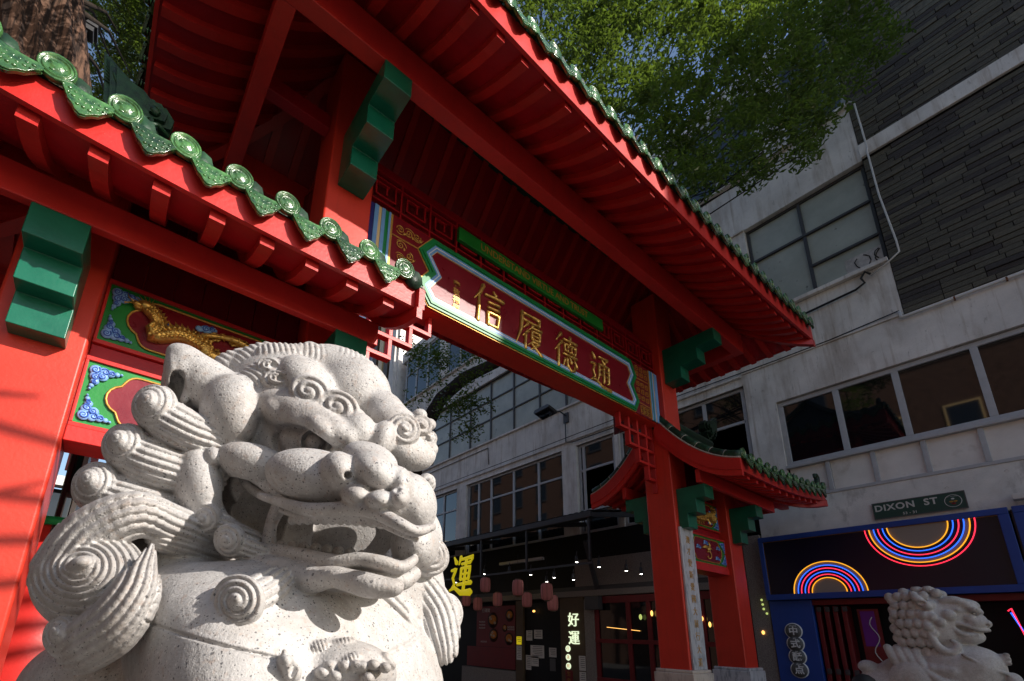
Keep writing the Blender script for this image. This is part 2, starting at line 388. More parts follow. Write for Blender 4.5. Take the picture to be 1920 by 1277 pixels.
# ------------------------------------------------------------------ ground and street
g = MB().grid([[(-120, y, 0), (11.0, y, 0), (120, y, 0)] for y in (-60, 0, 40, 160)], False).build('ground', 'paving'); g['kind'] = 'structure'
XF = 11.0                                                   # street face of the white building
bl = thing('shop_building', 'old white rendered building with dark slate cladding, grey windows and shops below', 'building', (XF + 4, 4, 0))
YE0, YE1, TOP = -10.75, 20.3, 16.2
def wall(name, m, y0, y1, z0, z1, x0=XF, x1=XF + .3, bevel=.0):
    return MB().box(x0, x1, y0, y1, z0, z1).build(name, m, bl, bevel)
MB().box(XF + .42, 26, YE0, YE1, 0, TOP).build('building_core', 'shop_dark', bl)
# wall bands (butted, each a piece of the facade)
wall('upper_wall', 'render_white', 1.052, YE1, 15.62, TOP)
wall('upper_wall', 'render_white', 1.052, YE1, 11.45, 13.0)
wall('spandrel_wall', 'render_white', 3.93, YE1, 7.42, 8.82)
wall('pier', 'render_white', 1.052, 3.93, 7.70, 8.86)
wall('spandrel_wall', 'render_white', YE0, 3.93, 6.74, 7.66)
wall('spandrel_wall', 'render_rough', YE0, 4.02, 3.78, 4.535)
wall('pier', 'render_white', 3.345, 3.93, 4.535, 6.74)
wall('pier', 'render_white', 3.395, 8.4, 8.862, 11.45) if False else wall('pier', 'render_white', 3.40, 8.45, 8.82, 11.45)
for y0, y1 in ((8.80, 9.36), (14.27, 14.86), (19.6, YE1)): wall('pier', 'render_white', y0, y1, 4.615, 7.42, XF - .05)
for y0, y1 in ((19.6, YE1),): wall('pier', 'render_white', y0, y1, 8.82, 11.45)
for y0 in (2.2, 6.9, 11.6, 16.1): wall('pier', 'render_white', y0, y0 + .6, 13.0, 15.62)
# ledges and sills
for z, y0, y1, d, h in ((7.66, 1.052, 3.93, .03, .04), (8.78, 8.3, 20.3, .07, .07), (8.86, 1.06, 3.40, .10, .09), (7.60, 3.94, 20.3, .06, .05), (11.42, 3.4, 20.3, .05, .06), (12.96, 1.06, 20.3, .10, .07), (7.38, 3.94, 20.3, .03, .05)):
    wall('ledge', 'render_white', y0, y1, z, z + h, XF - d, XF - .002, .01)
wall('string_course', 'render_white', YE0, 1.05, 11.46, 11.80, XF - .07, XF - .002, .012)
def window(y0, y1, z0, z1, cols, rails, pane='glass_dark', frame='window_frame', x=XF + .09, t=.075, extra=None):
    """window with frame; cols = mullion positions, rails = transom heights"""
    f = MB().box(x - .03, x + .04, y0, y1, z0, z0 + t).box(x - .03, x + .04, y0, y1, z1 - t, z1).box(x - .03, x + .04, y0, y0 + t, z0 + t, z1 - t).box(x - .03, x + .04, y1 - t, y1, z0 + t, z1 - t)
    w = f.build('window', frame, bl, .006)
    for c in cols: MB().box(x - .034, x + .04, c - t * .55, c + t * .55, z0 + t, z1 - t).build('mullion', frame, w, .005)
    ys = [y0] + sorted(cols) + [y1]
    for a, b in zip(ys[:-1], ys[1:]):
        zs = [z0] + [r for r in rails] + [z1]
        for r in rails: MB().box(x - .030, x + .038, a + t * .55, b - t * .55, r - t * .45, r + t * .45).build('transom', frame, w, .005)
        for u, v in zip(zs[:-1], zs[1:]):
            MB().box(x + .012, x + .020, a + t * .4, b - t * .4, u + t * .3, v - t * .3).build('pane', pane, w)
    return w
wall('reveal', 'shop_dark', YE0, 3.345, 5.24, 6.738, XF + .25, XF + .40); wall('reveal', 'shop_dark', 3.94, YE1, 4.0, 7.38, XF + .25, XF + .40)
window(YE0 + .1, 3.34, 5.26, 6.72, [2.31, 1.39, .35, -.65, -1.6, -2.6, -3.6, -4.6, -5.6, -6.6, -7.6, -8.6], [], t=.09)
wall('window_sill', 'window_frame', YE0, 3.345, 5.19, 5.255, XF - .05, XF + .12, .008)
for k in range(18):                                          # white panels under the windows
    a = 3.345 - k * .70; b = max(YE0, a - .70)
    if k == 0: a = 3.34; b = 2.65
    MB().box(XF + .035, XF + .06, b + .035, a - .035, 4.60, 5.188).build('panel', 'spandrel_panel', bl, .004)
    MB().box(XF - .012, XF + .07, b - .035, b + .035, 4.60, 5.189).build('panel_post', 'window_frame', bl, .006)
wall('panel_rail', 'window_frame', YE0, 3.345, 4.537, 4.598, XF - .015, XF + .08, .006)
wall('panel_back', 'shop_dark', YE0, 3.345, 4.60, 5.19, XF + .08, XF + .3)
window(3.96, 7.30, 4.62, 7.38, [4.9, 6.1], [6.55, 5.3]); wall('pier', 'render_white', 7.30, 7.46, 4.615, 7.42)
window(7.48, 8.78, 4.62, 7.38, [8.6], [6.55, 5.3])
window(9.38, 14.25, 4.62, 7.38, [10.47, 11.67, 12.87, 13.6], [6.55])
window(14.88, 19.58, 4.62, 7.38, [15.9, 17.1, 18.3], [6.55])
# painted-over upper windows
window(8.47, 19.58, 8.86, 11.44, [9.2, 10.37, 11.67, 12.97, 14.26, 15.69, 17.0, 18.3], [9.80, 10.62], 'painted_pane', 'steel_dark', t=.06)
w = window(1.06, 3.39, 8.96, 11.44, [2.28], [], 'painted_pane', 'steel_dark', XF + .14, .06)
for a, b, z in ((1.10, 2.26, 9.66), (1.10, 3.36, 10.50)): MB().box(XF + .09, XF + .16, a, b, z - .025, z + .025).build('transom', 'steel_dark', w)
MB().box(XF + .145, XF + .151, 1.12, 1.72, 9.02, 9.42).build('pane', 'pane_white', w, label='white board with black scrawl filling a lower pane')
gr = MB()
rg = random.Random(5)
for k in range(3):
    p = [(XF + .142, 1.2 + .16 * k + .05 * math.sin(q * 1.3), 9.15 + .22 * math.sin(q * .5 + k)) for q in range(8)]; gr.tube(p, .010, 5)
gr.build('graffiti', 'cable_black', w, kind='stuff')
wall('reveal', 'shop_dark', 1.06, YE1, 8.86, 11.44, XF + .28, XF + .40)
for y0, y1 in ((1.06, 2.2), (2.82, 6.88), (7.52, 11.58), (12.22, 16.08), (16.72, 19.9)):
    n = max(1, int((y1 - y0) / .95)); window(y0, y1, 13.02, 15.6, [y0 + (y1 - y0) * (i + 1) / n for i in range(n - 1)], [14.7])
# slate cladding, stone by stone
wall('cladding_bed', 'slate_joint', YE0, 1.05, 7.662, TOP, XF + .02, XF + .41)
slm = []
for i in range(4):
    b = MB().box(-.028, 0, -.5, .5, -.5, .5); me = b.mesh('slate'); me.materials.append(MAT[f'slate_{i}']); slm.append(me)
rs = random.Random(11); ch = .104; nst = 0; z = 7.67; rest = [MB() for _ in range(4)]
rown = 0
while z < 15.6:
    if 11.46 - ch < z < 11.80: z = 11.805
    y = 1.046 if rown % 2 else 1.046
    while y > -2.4:
        L_ = rs.choice((.28, .36, .45, .55, .75)); y2 = max(y - L_, -2.4)
        k = rs.choice((0, 0, 0, 1, 1, 2, 2, 3)); px = rs.uniform(-.014, .014); hh = ch * rs.choice((1, 1, 1, 1))
        if nst < 298 and y > -1.2 and z < 15.2:
            o = bpy.data.objects.new('slate', slm[k]); COL.objects.link(o); o.scale = (1, (y - y2) - .012, hh - .014); o.location = (XF + .018 + px, (y + y2) / 2, z + hh / 2); adopt(o, bl); nst += 1
        else: rest[k].box(XF - .010 + px, XF + .018 + px, y2 + .0045, y - .0045, z + .005, z + hh - .005)
        y = y2
    z += ch; rown += 1
for k in range(4): rest[k].build('slate_courses', f'slate_{k}', bl, kind='stuff')
MB().box(XF - .008, XF + .019, YE0, -2.41, 7.67, TOP).build('cladding_far', 'slate_1', bl)
MB().box(XF - .008, XF + .019, -2.40, 1.046, 15.62, TOP).build('cladding_far', 'slate_1', bl)
# holes, stains of old fixings
b = MB()
for y, z in ((3.78, 7.05), (3.55, 7.10), (3.80, 6.85), (3.54, 6.87), (1.6, 7.12), (2.0, 7.35), (1.1, 4.28), (.4, 4.40), (2.9, 7.3), (10.2, 8.4), (9.0, 8.6)):
    b.lathe([(.022, 0), (.018, .012), (0, .012)], 'x', (XF - .004, y, z), 8)
b.build('bolt_holes', 'cable_black', bl, kind='stuff')
# conduits and cables: things of their own
def pipe(name, label, pts, r, m, cat='pipe'):
    o = MB().tube(pts, r, 8).build(name, m); tag(o, label, cat); return o
pipe('drain_pipe', 'thin white pipe bending down the slate cladding beside the window', [(XF - .06, 1.35, 13.0), (XF - .06, 1.0, 13.02), (XF - .06, .93, 12.9), (XF - .06, .92, 11.6), (XF - .13, .93, 11.5), (XF - .06, .94, 10.4), (XF - .06, .88, 9.2), (XF - .06, .88, 8.95), (XF - .06, 1.05, 8.84), (XF - .07, 1.36, 8.70)], .016, 'pipe_white')
pipe('conduit', 'white conduit run along the foot of the slate cladding', [(XF - .04, 1.10, 7.74), (XF - .05, 1.09, 7.60), (XF - .05, 1.02, 7.585), (XF - .05, -9.9, 7.585)], .026, 'pipe_white')
for k in range(1, 8): MB().box(XF - .08, XF - .002, 1.0 - k * .62 - .012, 1.0 - k * .62 + .012, 7.56, 7.612).build('pipe_bracket', 'rust', bl)
pipe('wall_cable', 'black cable drooping along the white wall ledge under the boarded window', [(XF - .03, 1.1, 7.76), (XF - .03, 2.2, 7.70), (XF - .03, 3.2, 7.70), (XF - .04, 4.6, 7.72), (XF - .09, 7.5, 7.74), (XF - .09, 12, 7.72), (XF - .09, 20, 7.72)], .012, 'cable_black', 'cable')
pipe('cable_bundle', 'tangled black cable end hanging at the white window sill', [(XF - .07, 1.35, 8.74), (XF - .10, 1.42, 8.82), (XF - .09, 1.50, 8.72), (XF - .08, 1.46, 8.60), (XF - .05, 1.62, 8.55), (XF - .05, 2.6, 8.50)], .022, 'cable_black', 'cable')
pipe('thin_conduit', 'rusty grey conduit along the ledge below the painted windows', [(XF - .075, 7.4, 7.50), (XF - .075, 8.9, 7.52), (XF - .075, 9.15, 7.60), (XF - .075, 9.15, 8.3)], .018, 'steel_dark')
pipe('wall_conduit', 'dark conduit running along the white band toward the floodlight', [(XF - .02, 20, 8.55), (XF - .02, 13.0, 8.58), (XF - .02, 12.95, 7.9)], .016, 'steel_dark')
# floodlight on an arm
fl = thing('floodlight', 'black floodlight held out on an arm from the white wall', 'floodlight', (XF, 9.15, 8.4))
a = on('x', 10.15, 1023, 772); w0 = Vector((XF - .02, 9.15, 8.52))
MB().tube([w0, w0 + Vector((-.25, .05, .10)), a + Vector((.12, -.16, 0))], .022, 8).build('arm', 'steel_dark', fl)
MB().box(XF - .05, XF - .002, 9.05, 9.25, 8.28, 8.62).build('wall_plate', 'steel_dark', fl, .006)
h = MB(); h.prism([(-.30, -.06), (.28, -.10), (.34, -.03), (.30, .06), (-.22, .08), (-.34, .0)], 'x', -.20, .20).build('head', 'steel_dark', None, .012)
hd = bpy.data.objects['head']; hd.data.transform(Matrix.Translation(a) @ Matrix.Rotation(.25, 4, 'Y')); adopt(hd, fl)
for k in range(2):
    l = MB().box(-.15, .15, -.24 + k * .26, -.02 + k * .26, -.105, -.099); l = l.mesh('lens'); l.transform(Matrix.Translation(a) @ Matrix.Rotation(.25, 4, 'Y')); link('lens', l, 'glass_dark', fl)
# street name sign
sg = thing('street_sign', 'dark green street sign reading DIXON ST on the white wall', 'street sign', (XF - .02, 1.51, 4.05))
XS = XF - .035
MB().box(XS, XS + .02, .912, 2.108, 3.90, 4.19).build('sign_plate', 'street_green', sg, .004)
b = MB()
for y0, y1, z0, z1 in ((.908, 2.112, 3.896, 3.908), (.908, 2.112, 4.182, 4.194), (.908, .920, 3.908, 4.182), (2.100, 2.112, 3.908, 4.182)): b.box(XS - .004, XS + .018, y0, y1, z0, z1)
b.build('sign_border', 'sign_grey', sg)
text_on('lettering', 'DIXON  ST', 'sign_text', sg, (XS - .002, 1.665, 4.085), .155, (0, -1, 0), depth=.001, fat=.004, space=1.12)
text_on('lettering', '53 - 31', 'sign_text', sg, (XS - .002, 1.62, 3.945), .060, (0, -1, 0), depth=.001, fat=.001, space=1.1)
MB().lathe([(.105, .0), (.105, -.002), (.098, -.002), (.098, 0)], 'x', (XS, 1.065, 4.045), 28).build('emblem_ring', 'sign_text', sg)
text_on('emblem_lettering', 'CITY OF SYDNEY', 'sign_text', sg, (XS - .002, 1.065, 4.118), .018, (0, -1, 0), depth=.0005)
for dy, dz, r, mm in ((0, .045, .022, 'neon_red'), (-.025, .0, .026, 'sign_yellow'), (.025, .0, .026, 'sign_yellow'), (0, -.035, .03, 'shop_red')): MB().ball((XS - .001, 1.065 + dy, 4.035 + dz), (.003, r, r * .6), 10, 6).build('emblem_flower', 'sign_text' if mm == 'neon_red' else ('gold_dark' if mm == 'sign_yellow' else 'shop_red'), sg)
# small vent high in the wall
# ------------------------------------------------------------------ blue shop with neon arcs
sh = thing('shop_sign', 'navy shop fascia with blue frame and two neon rainbow arcs', 'shop sign', (XF - .1, 2.3, 2.6))
X0 = XF - .16
MB().box(X0, XF - .001, .60, 3.985, 2.60, 3.76).build('sign_box', 'shop_navy', sh)
for y0, y1, z0, z1 in ((.50, 4.03, 2.53, 2.64), (.50, 4.03, 3.70, 3.80), (.50, .62, 2.64, 3.70), (3.95, 4.03, 2.64, 3.70)):
    MB().box(X0 - .045, X0 + .03, y0, y1, z0, z1).build('sign_frame', 'shop_blue', sh, .008)
for y0, y1, z0, z1 in ((.62, 3.95, 3.690, 3.699), (3.941, 3.949, 2.65, 3.69)):
    MB().box(X0 - .012, X0 - .004, y0, y1, z0, z1).build('light_strip', 'gold_dark', sh)
def arcs(cy, cz, up, radii, disc):
    s = 1 if up else -1
    p = [(cy + disc * math.cos(a), cz + s * disc * math.sin(a)) for a in [math.pi * q / 20 for q in range(21)]]
    MB().prism(p, 'x', X0 - .010, X0 - .001).build('cream_disc', 'shop_cream', sh, fix=True)
    for r, mm in radii:
        MB().tube([(X0 - .022, cy + r * math.cos(a), cz + s * r * math.sin(a)) for a in [math.pi * q / 32 for q in range(33)]], .0085, 7).build('neon_tube', mm, sh)
    r0, r1 = radii[-1][0] if radii[-1][1] == 'neon_amber' else radii[-2][0], radii[-2][0] if radii[-1][1] == 'neon_amber' else radii[-3][0]
    a_ = [math.pi * q / 24 for q in range(25)]
    MB().grid([[(X0 - .006, cy + r0 * math.cos(a), cz + s * r0 * math.sin(a)) for a in a_], [(X0 - .006, cy + r1 * math.cos(a), cz + s * r1 * math.sin(a)) for a in a_]], False).build('cream_band', 'shop_cream', sh)
arcs(2.955, 2.642, True, ((.27, 'neon_amber'), (.33, 'neon_red'), (.385, 'neon_blue'), (.445, 'neon_red'), (.50, 'neon_blue'), (.57, 'neon_amber')), .262)
arcs(1.565, 3.698, False, ((.385, 'neon_amber'), (.445, 'neon_blue'), (.51, 'neon_red'), (.57, 'neon_blue'), (.635, 'neon_amber'), (.695, 'neon_red')), .377)
# next fascia to the right
s2 = thing('shop_sign', 'plain dark shop fascia in a blue frame at the edge of the photo', 'shop sign', (XF - .1, -1, 2.6))
MB().box(X0, XF - .001, -4, .48, 2.60, 3.76).build('sign_box', 'shop_navy', s2)
for y0, y1, z0, z1 in ((-4, .46, 2.53, 2.64), (-4, .46, 3.70, 3.80), (.34, .46, 2.64, 3.70)): MB().box(X0 - .045, X0 + .03, y0, y1, z0, z1).build('sign_frame', 'shop_blue', s2, .008)
o = MB().box(XF - .20, XF - .03, .0, .42, 3.90, 3.99).build('awning_box', 'pipe_white', bl, .01)
# shop front below
MB().box(XF - .10, XF + .1, 3.30, 4.03, 0, 2.525).build('shop_pilaster', 'shop_blue', bl, .01)
MB().box(XF - .10, XF + .1, -.1, .56, 0, 2.525).build('shop_pilaster', 'shop_red', bl, .01)
sf = MB().box(XF - .06, XF + .08, .56, 3.30, 2.42, 2.525).build('shop_head', 'shop_red', bl, .006)
MB().box(XF + .35, XF + .41, .56, 3.30, 0, 2.42).build('shop_interior', 'shop_dark', bl)
dr = thing('folding_doors', 'dark red folding doors stacked open beside the blue shop pillar', 'door', (XF, 2.9, 0))
for k in range(4):
    y = 3.24 - k * .135
    MB().box(XF - .02, XF + .30, y - .035, y + .035, .05, 2.40).build('door_leaf', 'shop_red', dr, .008)
    for z in (2.30, .5, 1.2): MB().box(XF - .045, XF - .02, y - .06, y + .01, z, z + .09).build('hinge', 'steel_dark', dr, .004)
bnr = thing('hanging_banner', 'purple and red banner hanging inside the dark shop doorway', 'banner', (XF, 2.5, .6))
MB().box(XF + .05, XF + .07, 2.36, 2.66, .7, 2.34).build('cloth', 'shop_red', bnr)
mat('banner_purple', (.10, .015, .14), .6, .3, emit=(.22, .02, .32), estr=.02)
MB().box(XF + .04, XF + .049, 2.42, 2.62, 1.70, 2.30).build('print', 'banner_purple', bnr)
text_on('lettering', '酥点', 'sign_text', bnr, (XF + .036, 2.52, 2.05), .12, (0, -1, 0), depth=.001) if False else None
b = MB(); b.tube([(XF + .036, 2.46 + .05 * math.sin(q * .8), 2.2 - q * .06) for q in range(18)], .008, 5); b.build('flourish', 'sign_text', bnr)
nz = thing('neon_sign', 'small red and blue neon outline in the shop window at the right edge', 'neon sign', (XF - .08, .74, 1.9))
for off, mm in ((0, 'neon_red'), (.035, 'neon_blue')):
    MB().tube([(XF - .12, .80 - off, 2.26), (XF - .12, .76 - off * .6, 2.30), (XF - .12, .70, 1.92), (XF - .12, .66, 1.88)] if not off else [(XF - .12, .775, 2.24), (XF - .12, .70, 1.97)], .010, 7).build('neon_tube', mm, nz)
# vertical sign 中式酥点 on the blue pillar
vs = thing('shop_name_sign', 'grey lobed sign with four white Chinese characters on the blue pillar', 'sign', (XF - .12, 3.65, 1.6))
XV = XF - .125; pcs = [(3.665, 1.945 - .235 * k) for k in range(4)]
for k, ((y, z), ch, py) in enumerate(zip(pcs, '中式酥点', ('zhong', 'shi', 'su', 'dian'))):
    MB().lathe([(0, 0), (.150, 0), (.150, .018), (.138, .022), (0, .022)], 'x', (XV - .001 * (k % 2), y, z), 28).build('sign_lobe', 'sign_white', vs, fix=True)
for k, ((y, z), ch, py) in enumerate(zip(pcs, '中式酥点', ('zhong', 'shi', 'su', 'dian'))):
    MB().lathe([(0, -.004), (.135, -.004), (.135, .0), (0, .0)], 'x', (XV - .002 - .001 * (k % 2), y, z), 28).build('sign_face', 'sign_grey', vs, fix=True)
    text_on('character', ch, 'sign_white', vs, (XV - .009, y, z - .01), .165, (0, -1, 0), depth=.002, fat=.004)
    text_on('pinyin', py, 'sign_white', vs, (XV - .009, y, z + .098), .05, (0, -1, 0), depth=.001)
# ------------------------------------------------------------------ the gate
GYC = 3.857                                                # its centre line
gate = thing('chinese_gate', 'tall red Chinese gate with three green tiled roofs, gold lettered name board and dragon panels', 'gate', (4.15, GYC, 0))
YF, YB = 3.627, 4.087
COLX = dict(A=-.537, B=1.26, C=7.03, D=8.785)
for k, cx in COLX.items():
    h = 7.55 if k in 'BC' else 4.75
    c = MB().box(cx - .23, cx + .23, YF, YB, 1.30, h).build('column', 'red_column', gate, .022)
    p = MB().box(cx - .285, cx + .285, YF - .07, YB + .07, 0.0, 1.27).box(cx - .27, cx + .27, YF - .05, YB + .05, 1.27, 1.315)
    p.build('plinth', 'marble_warm' if k == 'C' else 'marble', c, .012)
    if k in 'BC':
        tb = MB().box(cx - .19, cx + .19, YF - .035, YF - .001, 1.318, 3.36).build('couplet_tablet', 'marble', gate, .006)
        txt = '澳才愛新愛國大展行大道' if k == 'C' else '四海皆兄弟中外結同心'
        for i, ch in enumerate(txt):
            text_on('character', ch, 'gold_line', tb, (cx, YF - .037, 3.17 - i * (1.76 / (len(txt) - 1))), .125, depth=.003)
# lintel with the name board on its front
MB().box(1.491, 6.799, 3.74, 4.04, 5.055, 5.965).build('lintel', 'red_column', gate, .012)
nb = MB().box(1.494, 6.796, 3.722, 3.739, 5.062, 5.957).build('name_board', 'crimson_panel', gate)
OUT = [(2.275, 5.945), (2.107, 5.712), (2.256, 5.50), (2.113, 5.29), (2.276, 5.066), (6.095, 5.070), (6.212, 5.266), (6.072, 5.498), (6.177, 5.686), (6.054, 5.942)]
def inset(w): return offset_poly(OUT, w)
for w0, w1, mname, pr in ((-.014, 0, 'gold_line', .006), (.0, .030, 'trim_green', .022), (.030, .062, 'trim_green', .034), (.062, .072, 'trim_green', .026), (.072, .098, 'trim_blue', .020), (.098, .108, 'trim_white', .024), (.108, .132, 'trim_blue', .018), (.132, .139, 'trim_cream', .014)):
    MB().ring(inset(w0), inset(w1), 3.7215 - pr, 3.7215).build('border_moulding', mname, nb, fix=True)
BRUSH = {
 '信': (((.30, .99, .052), (.22, .78, .045), (.04, .55, .012)), ((.19, .72, .030), (.20, .40, .040), (.19, .03, .050)), ((.64, .98, .022), (.74, .87, .052)), ((.38, .79, .030), (.68, .82, .034), (.99, .83, .050)), ((.50, .64, .028), (.86, .66, .042)), ((.50, .50, .028), (.86, .52, .042)), ((.50, .37, .036), (.53, .04, .040)), ((.50, .37, .030), (.88, .39, .046), (.83, .05, .036)), ((.53, .07, .030), (.84, .08, .036))),
 '履': (((.20, .95, .034), (.88, .97, .046), (.87, .78, .036)), ((.22, .78, .030), (.87, .79, .034)), ((.21, .96, .050), (.20, .50, .044), (.02, .02, .014)), ((.44, .72, .042), (.28, .56, .014)), ((.45, .53, .042), (.26, .33, .014)), ((.37, .43, .034), (.37, .02, .046)), ((.64, .73, .040), (.50, .58, .014)), ((.58, .66, .028), (.96, .68, .042)), ((.60, .57, .034), (.60, .36, .034)), ((.60, .57, .028), (.91, .58, .042), (.89, .36, .034)), ((.61, .47, .024), (.89, .47, .026)), ((.61, .37, .026), (.89, .37, .028)), ((.70, .34, .038), (.47, .15, .012)), ((.66, .28, .028), (.88, .29, .040), (.68, .12, .030), (.44, .0, .010)), ((.60, .23, .022), (.78, .11, .040), (.99, .0, .058))),
 '德': (((.28, .98, .050), (.08, .72, .014)), ((.31, .75, .050), (.04, .43, .014)), ((.19, .57, .036), (.19, .01, .052)), ((.40, .86, .030), (.97, .88, .046)), ((.68, 1.0, .042), (.67, .76, .032)), ((.44, .74, .036), (.47, .54, .034)), ((.44, .74, .028), (.94, .75, .042), (.90, .54, .034)), ((.46, .55, .026), (.90, .55, .028)), ((.60, .73, .026), (.60, .56, .026)), ((.75, .73, .026), (.75, .56, .026)), ((.39, .43, .030), (.98, .45, .044)), ((.47, .30, .040), (.40, .09, .018)), ((.56, .34, .036), (.58, .13, .040), (.72, .03, .048), (.87, .06, .040), (.89, .22, .014)), ((.68, .39, .022), (.75, .26, .046)), ((.88, .37, .022), (.98, .21, .050))),
 '通': (((.09, .96, .022), (.21, .82, .055)), ((.03, .62, .030), (.23, .64, .042), (.13, .42, .034), (.22, .26, .034), (.05, .11, .016)), ((.04, .12, .024), (.25, .17, .036), (.55, .04, .050), (.99, .03, .064)), ((.42, .92, .030), (.86, .94, .044), (.70, .79, .016)), ((.57, .86, .022), (.71, .75, .046)), ((.43, .70, .040), (.42, .34, .040), (.35, .15, .014)), ((.43, .70, .028), (.91, .71, .044), (.90, .22, .042), (.82, .19, .016)), ((.43, .55, .026), (.90, .56, .028)), ((.43, .40, .026), (.90, .41, .028)), ((.66, .71, .034), (.66, .19, .040))),
 '運': (((.09, .96, .026), (.22, .81, .066)), ((.02, .62, .034), (.23, .65, .052), (.12, .42, .042), (.23, .26, .042), (.04, .10, .018)), ((.03, .11, .030), (.25, .17, .048), (.55, .03, .066), (1.0, .03, .085)), ((.41, .95, .050), (.35, .76, .028)), ((.40, .88, .034), (.95, .91, .056), (.88, .77, .018)), ((.48, .76, .034), (.86, .78, .046)), ((.48, .65, .044), (.49, .36, .042)), ((.48, .65, .034), (.87, .66, .052), (.85, .36, .042)), ((.49, .50, .030), (.85, .51, .032)), ((.49, .37, .032), (.85, .37, .034)), ((.36, .24, .036), (.98, .27, .056)), ((.67, .87, .046), (.67, .10, .054)))}
def brush(ch, pos, w, h, xdir=(1, 0, 0), fl=.55, up=(0, 0, 1), lean=.06, fat=1.0):
    """a brush-written character as raised, tapering strokes"""
    b = MB(); X = Vector(xdir); U = Vector(up); nrm = X.cross(U)
    for st in BRUSH[ch]:
        n = len(st); pts = []; rad = []
        for i in range(n - 1):
            for q in range(4):
                t = q / 4; a, c = st[i], st[i + 1]; pts.append((a[0] + (c[0] - a[0]) * t, a[1] + (c[1] - a[1]) * t)); rad.append(a[2] + (c[2] - a[2]) * t - .006 * math.sin(t * math.pi))
        pts.append(st[-1][:2]); rad.append(st[-1][2])
        P = [Vector(pos) + X * ((x - .5) + lean * (y - .5)) * w + U * (y - .5) * h for x, y in pts]; d0 = (P[0] - P[1]).normalized(); d1 = (P[-1] - P[-2]).normalized(); k = w * fat
        P = [P[0] + d0 * rad[0] * k * .7] + P + [P[-1] + d1 * rad[-1] * k * .7]; R = [rad[0] * k * .45] + [r * k for r in rad] + [rad[-1] * k * .35]
        v = []; f = []; seg = 10
        for i, p in enumerate(P):
            t = (P[min(i + 1, len(P) - 1)] - P[max(i - 1, 0)]).normalized(); sd = t.cross(nrm).normalized()
            for q in range(seg):
                a = 2 * math.pi * q / seg; v.append(p + sd * math.cos(a) * R[i] + nrm * math.sin(a) * min(R[i], .024 * w / .5) * fl)
        for i in range(len(P) - 1):
            for q in range(seg): f.append((i * seg + q, i * seg + (q + 1) % seg, (i + 1) * seg + (q + 1) % seg, (i + 1) * seg + q))
        f += [tuple(range(seg))[::-1], tuple(range((len(P) - 1) * seg, len(P) * seg))]
        b.add(v, f, True)
    return b
for ch, cx, cz in (('信', 3.10, 5.455), ('履', 3.79, 5.42), ('德', 4.49, 5.425), ('通', 5.25, 5.43)):
    brush(ch, (cx, 3.710, cz), .47, .54, fl=1.1, fat=1.38).build('gold_character', 'gold_leaf', nb, fix=True)
for i, ch in enumerate('李敬福題'):
    text_on('small_character', ch, 'gold_line', nb, (2.635, 3.716, 5.53 - i * .105), .095, depth=.003, fat=.002)
for xs, sg in (([1.496, 1.558, 1.606, 1.640, 1.683, 1.722, 1.748, 1.776], 1), ([6.794, 6.742, 6.696, 6.662, 6.628, 6.598, 6.566, 6.536], -1)):
    for k, mname in enumerate(('trim_navy' if sg > 0 else 'trim_blue', 'trim_blue', 'trim_cream', 'trim_blue', 'trim_green', 'trim_blue', 'gold_line')):
        MB().box(xs[k] + .002 * sg, xs[k + 1], 3.7215 - .010 - .006 * (k % 2), 3.7215, 5.066, 5.953).build('stripe', mname, nb)
for pts in (((2.1, 5.712), (1.78, 5.708)), ((2.106, 5.29), (1.78, 5.29)), ((6.184, 5.686), (6.532, 5.702)), ((6.218, 5.266), (6.532, 5.263))):
    MB().bar((pts[0][0], 3.718, pts[0][1]), (pts[1][0], 3.718, pts[1][1]), .008, .012, up=(0, 0, 1)).build('gold_line', 'gold_line', nb)
def spiral(cx, cz, r, turns, a0, sg=1, n=26, tail=None):
    p = []
    for i in range(n + 1):
        t = i / n; a = a0 + sg * turns * 2 * math.pi * t
        p.append((cx + math.cos(a) * r * (1 - t * .88), cz + math.sin(a) * r * (1 - t * .88)))
    return (list(tail) if tail else []) + p
def scroll(mb, cx, cz, r, y, a0, sg, w, tail=None):
    p = spiral(cx, cz, r, 1.6, a0, sg, tail=tail)
    mb.tube([(x, y, z) for x, z in p], [w * (1.0 - .45 * i / len(p)) for i in range(len(p))], 6)
g = MB()
rs = random.Random(3)
for cx0, cx1, cz0, cz1 in ((1.80, 2.17, 5.75, 5.93), (1.80, 2.09, 5.33, 5.68), (1.80, 2.19, 5.09, 5.26)):
    for k in range(4 if cz1 - cz0 > .3 else 3):
        x = cx0 + (cx1 - cx0) * (.2 + .28 * k) if cz1 - cz0 < .3 else cx0 + (cx1 - cx0) * (.3 if k % 2 else .7)
        z = (cz0 + cz1) / 2 + rs.uniform(-.03, .03) if cz1 - cz0 < .3 else cz0 + (cz1 - cz0) * (.16 + .23 * k)
        sg = 1 if k % 2 else -1
        scroll(g, x, z, .048, 3.716, rs.uniform(0, 6), sg, .007)
        g.tube([(x + math.cos(t) * .075 * (1 - t * .1), 3.717, z + math.sin(t * sg) * .06) for t in [q * .25 for q in range(11)]], .0045, 5)
        g.ball((x + .05, 3.716, z - .03), (.016, .008, .02), 6, 4)
g.build('gold_scrollwork', 'gold_line', nb, kind='stuff')
g = MB()
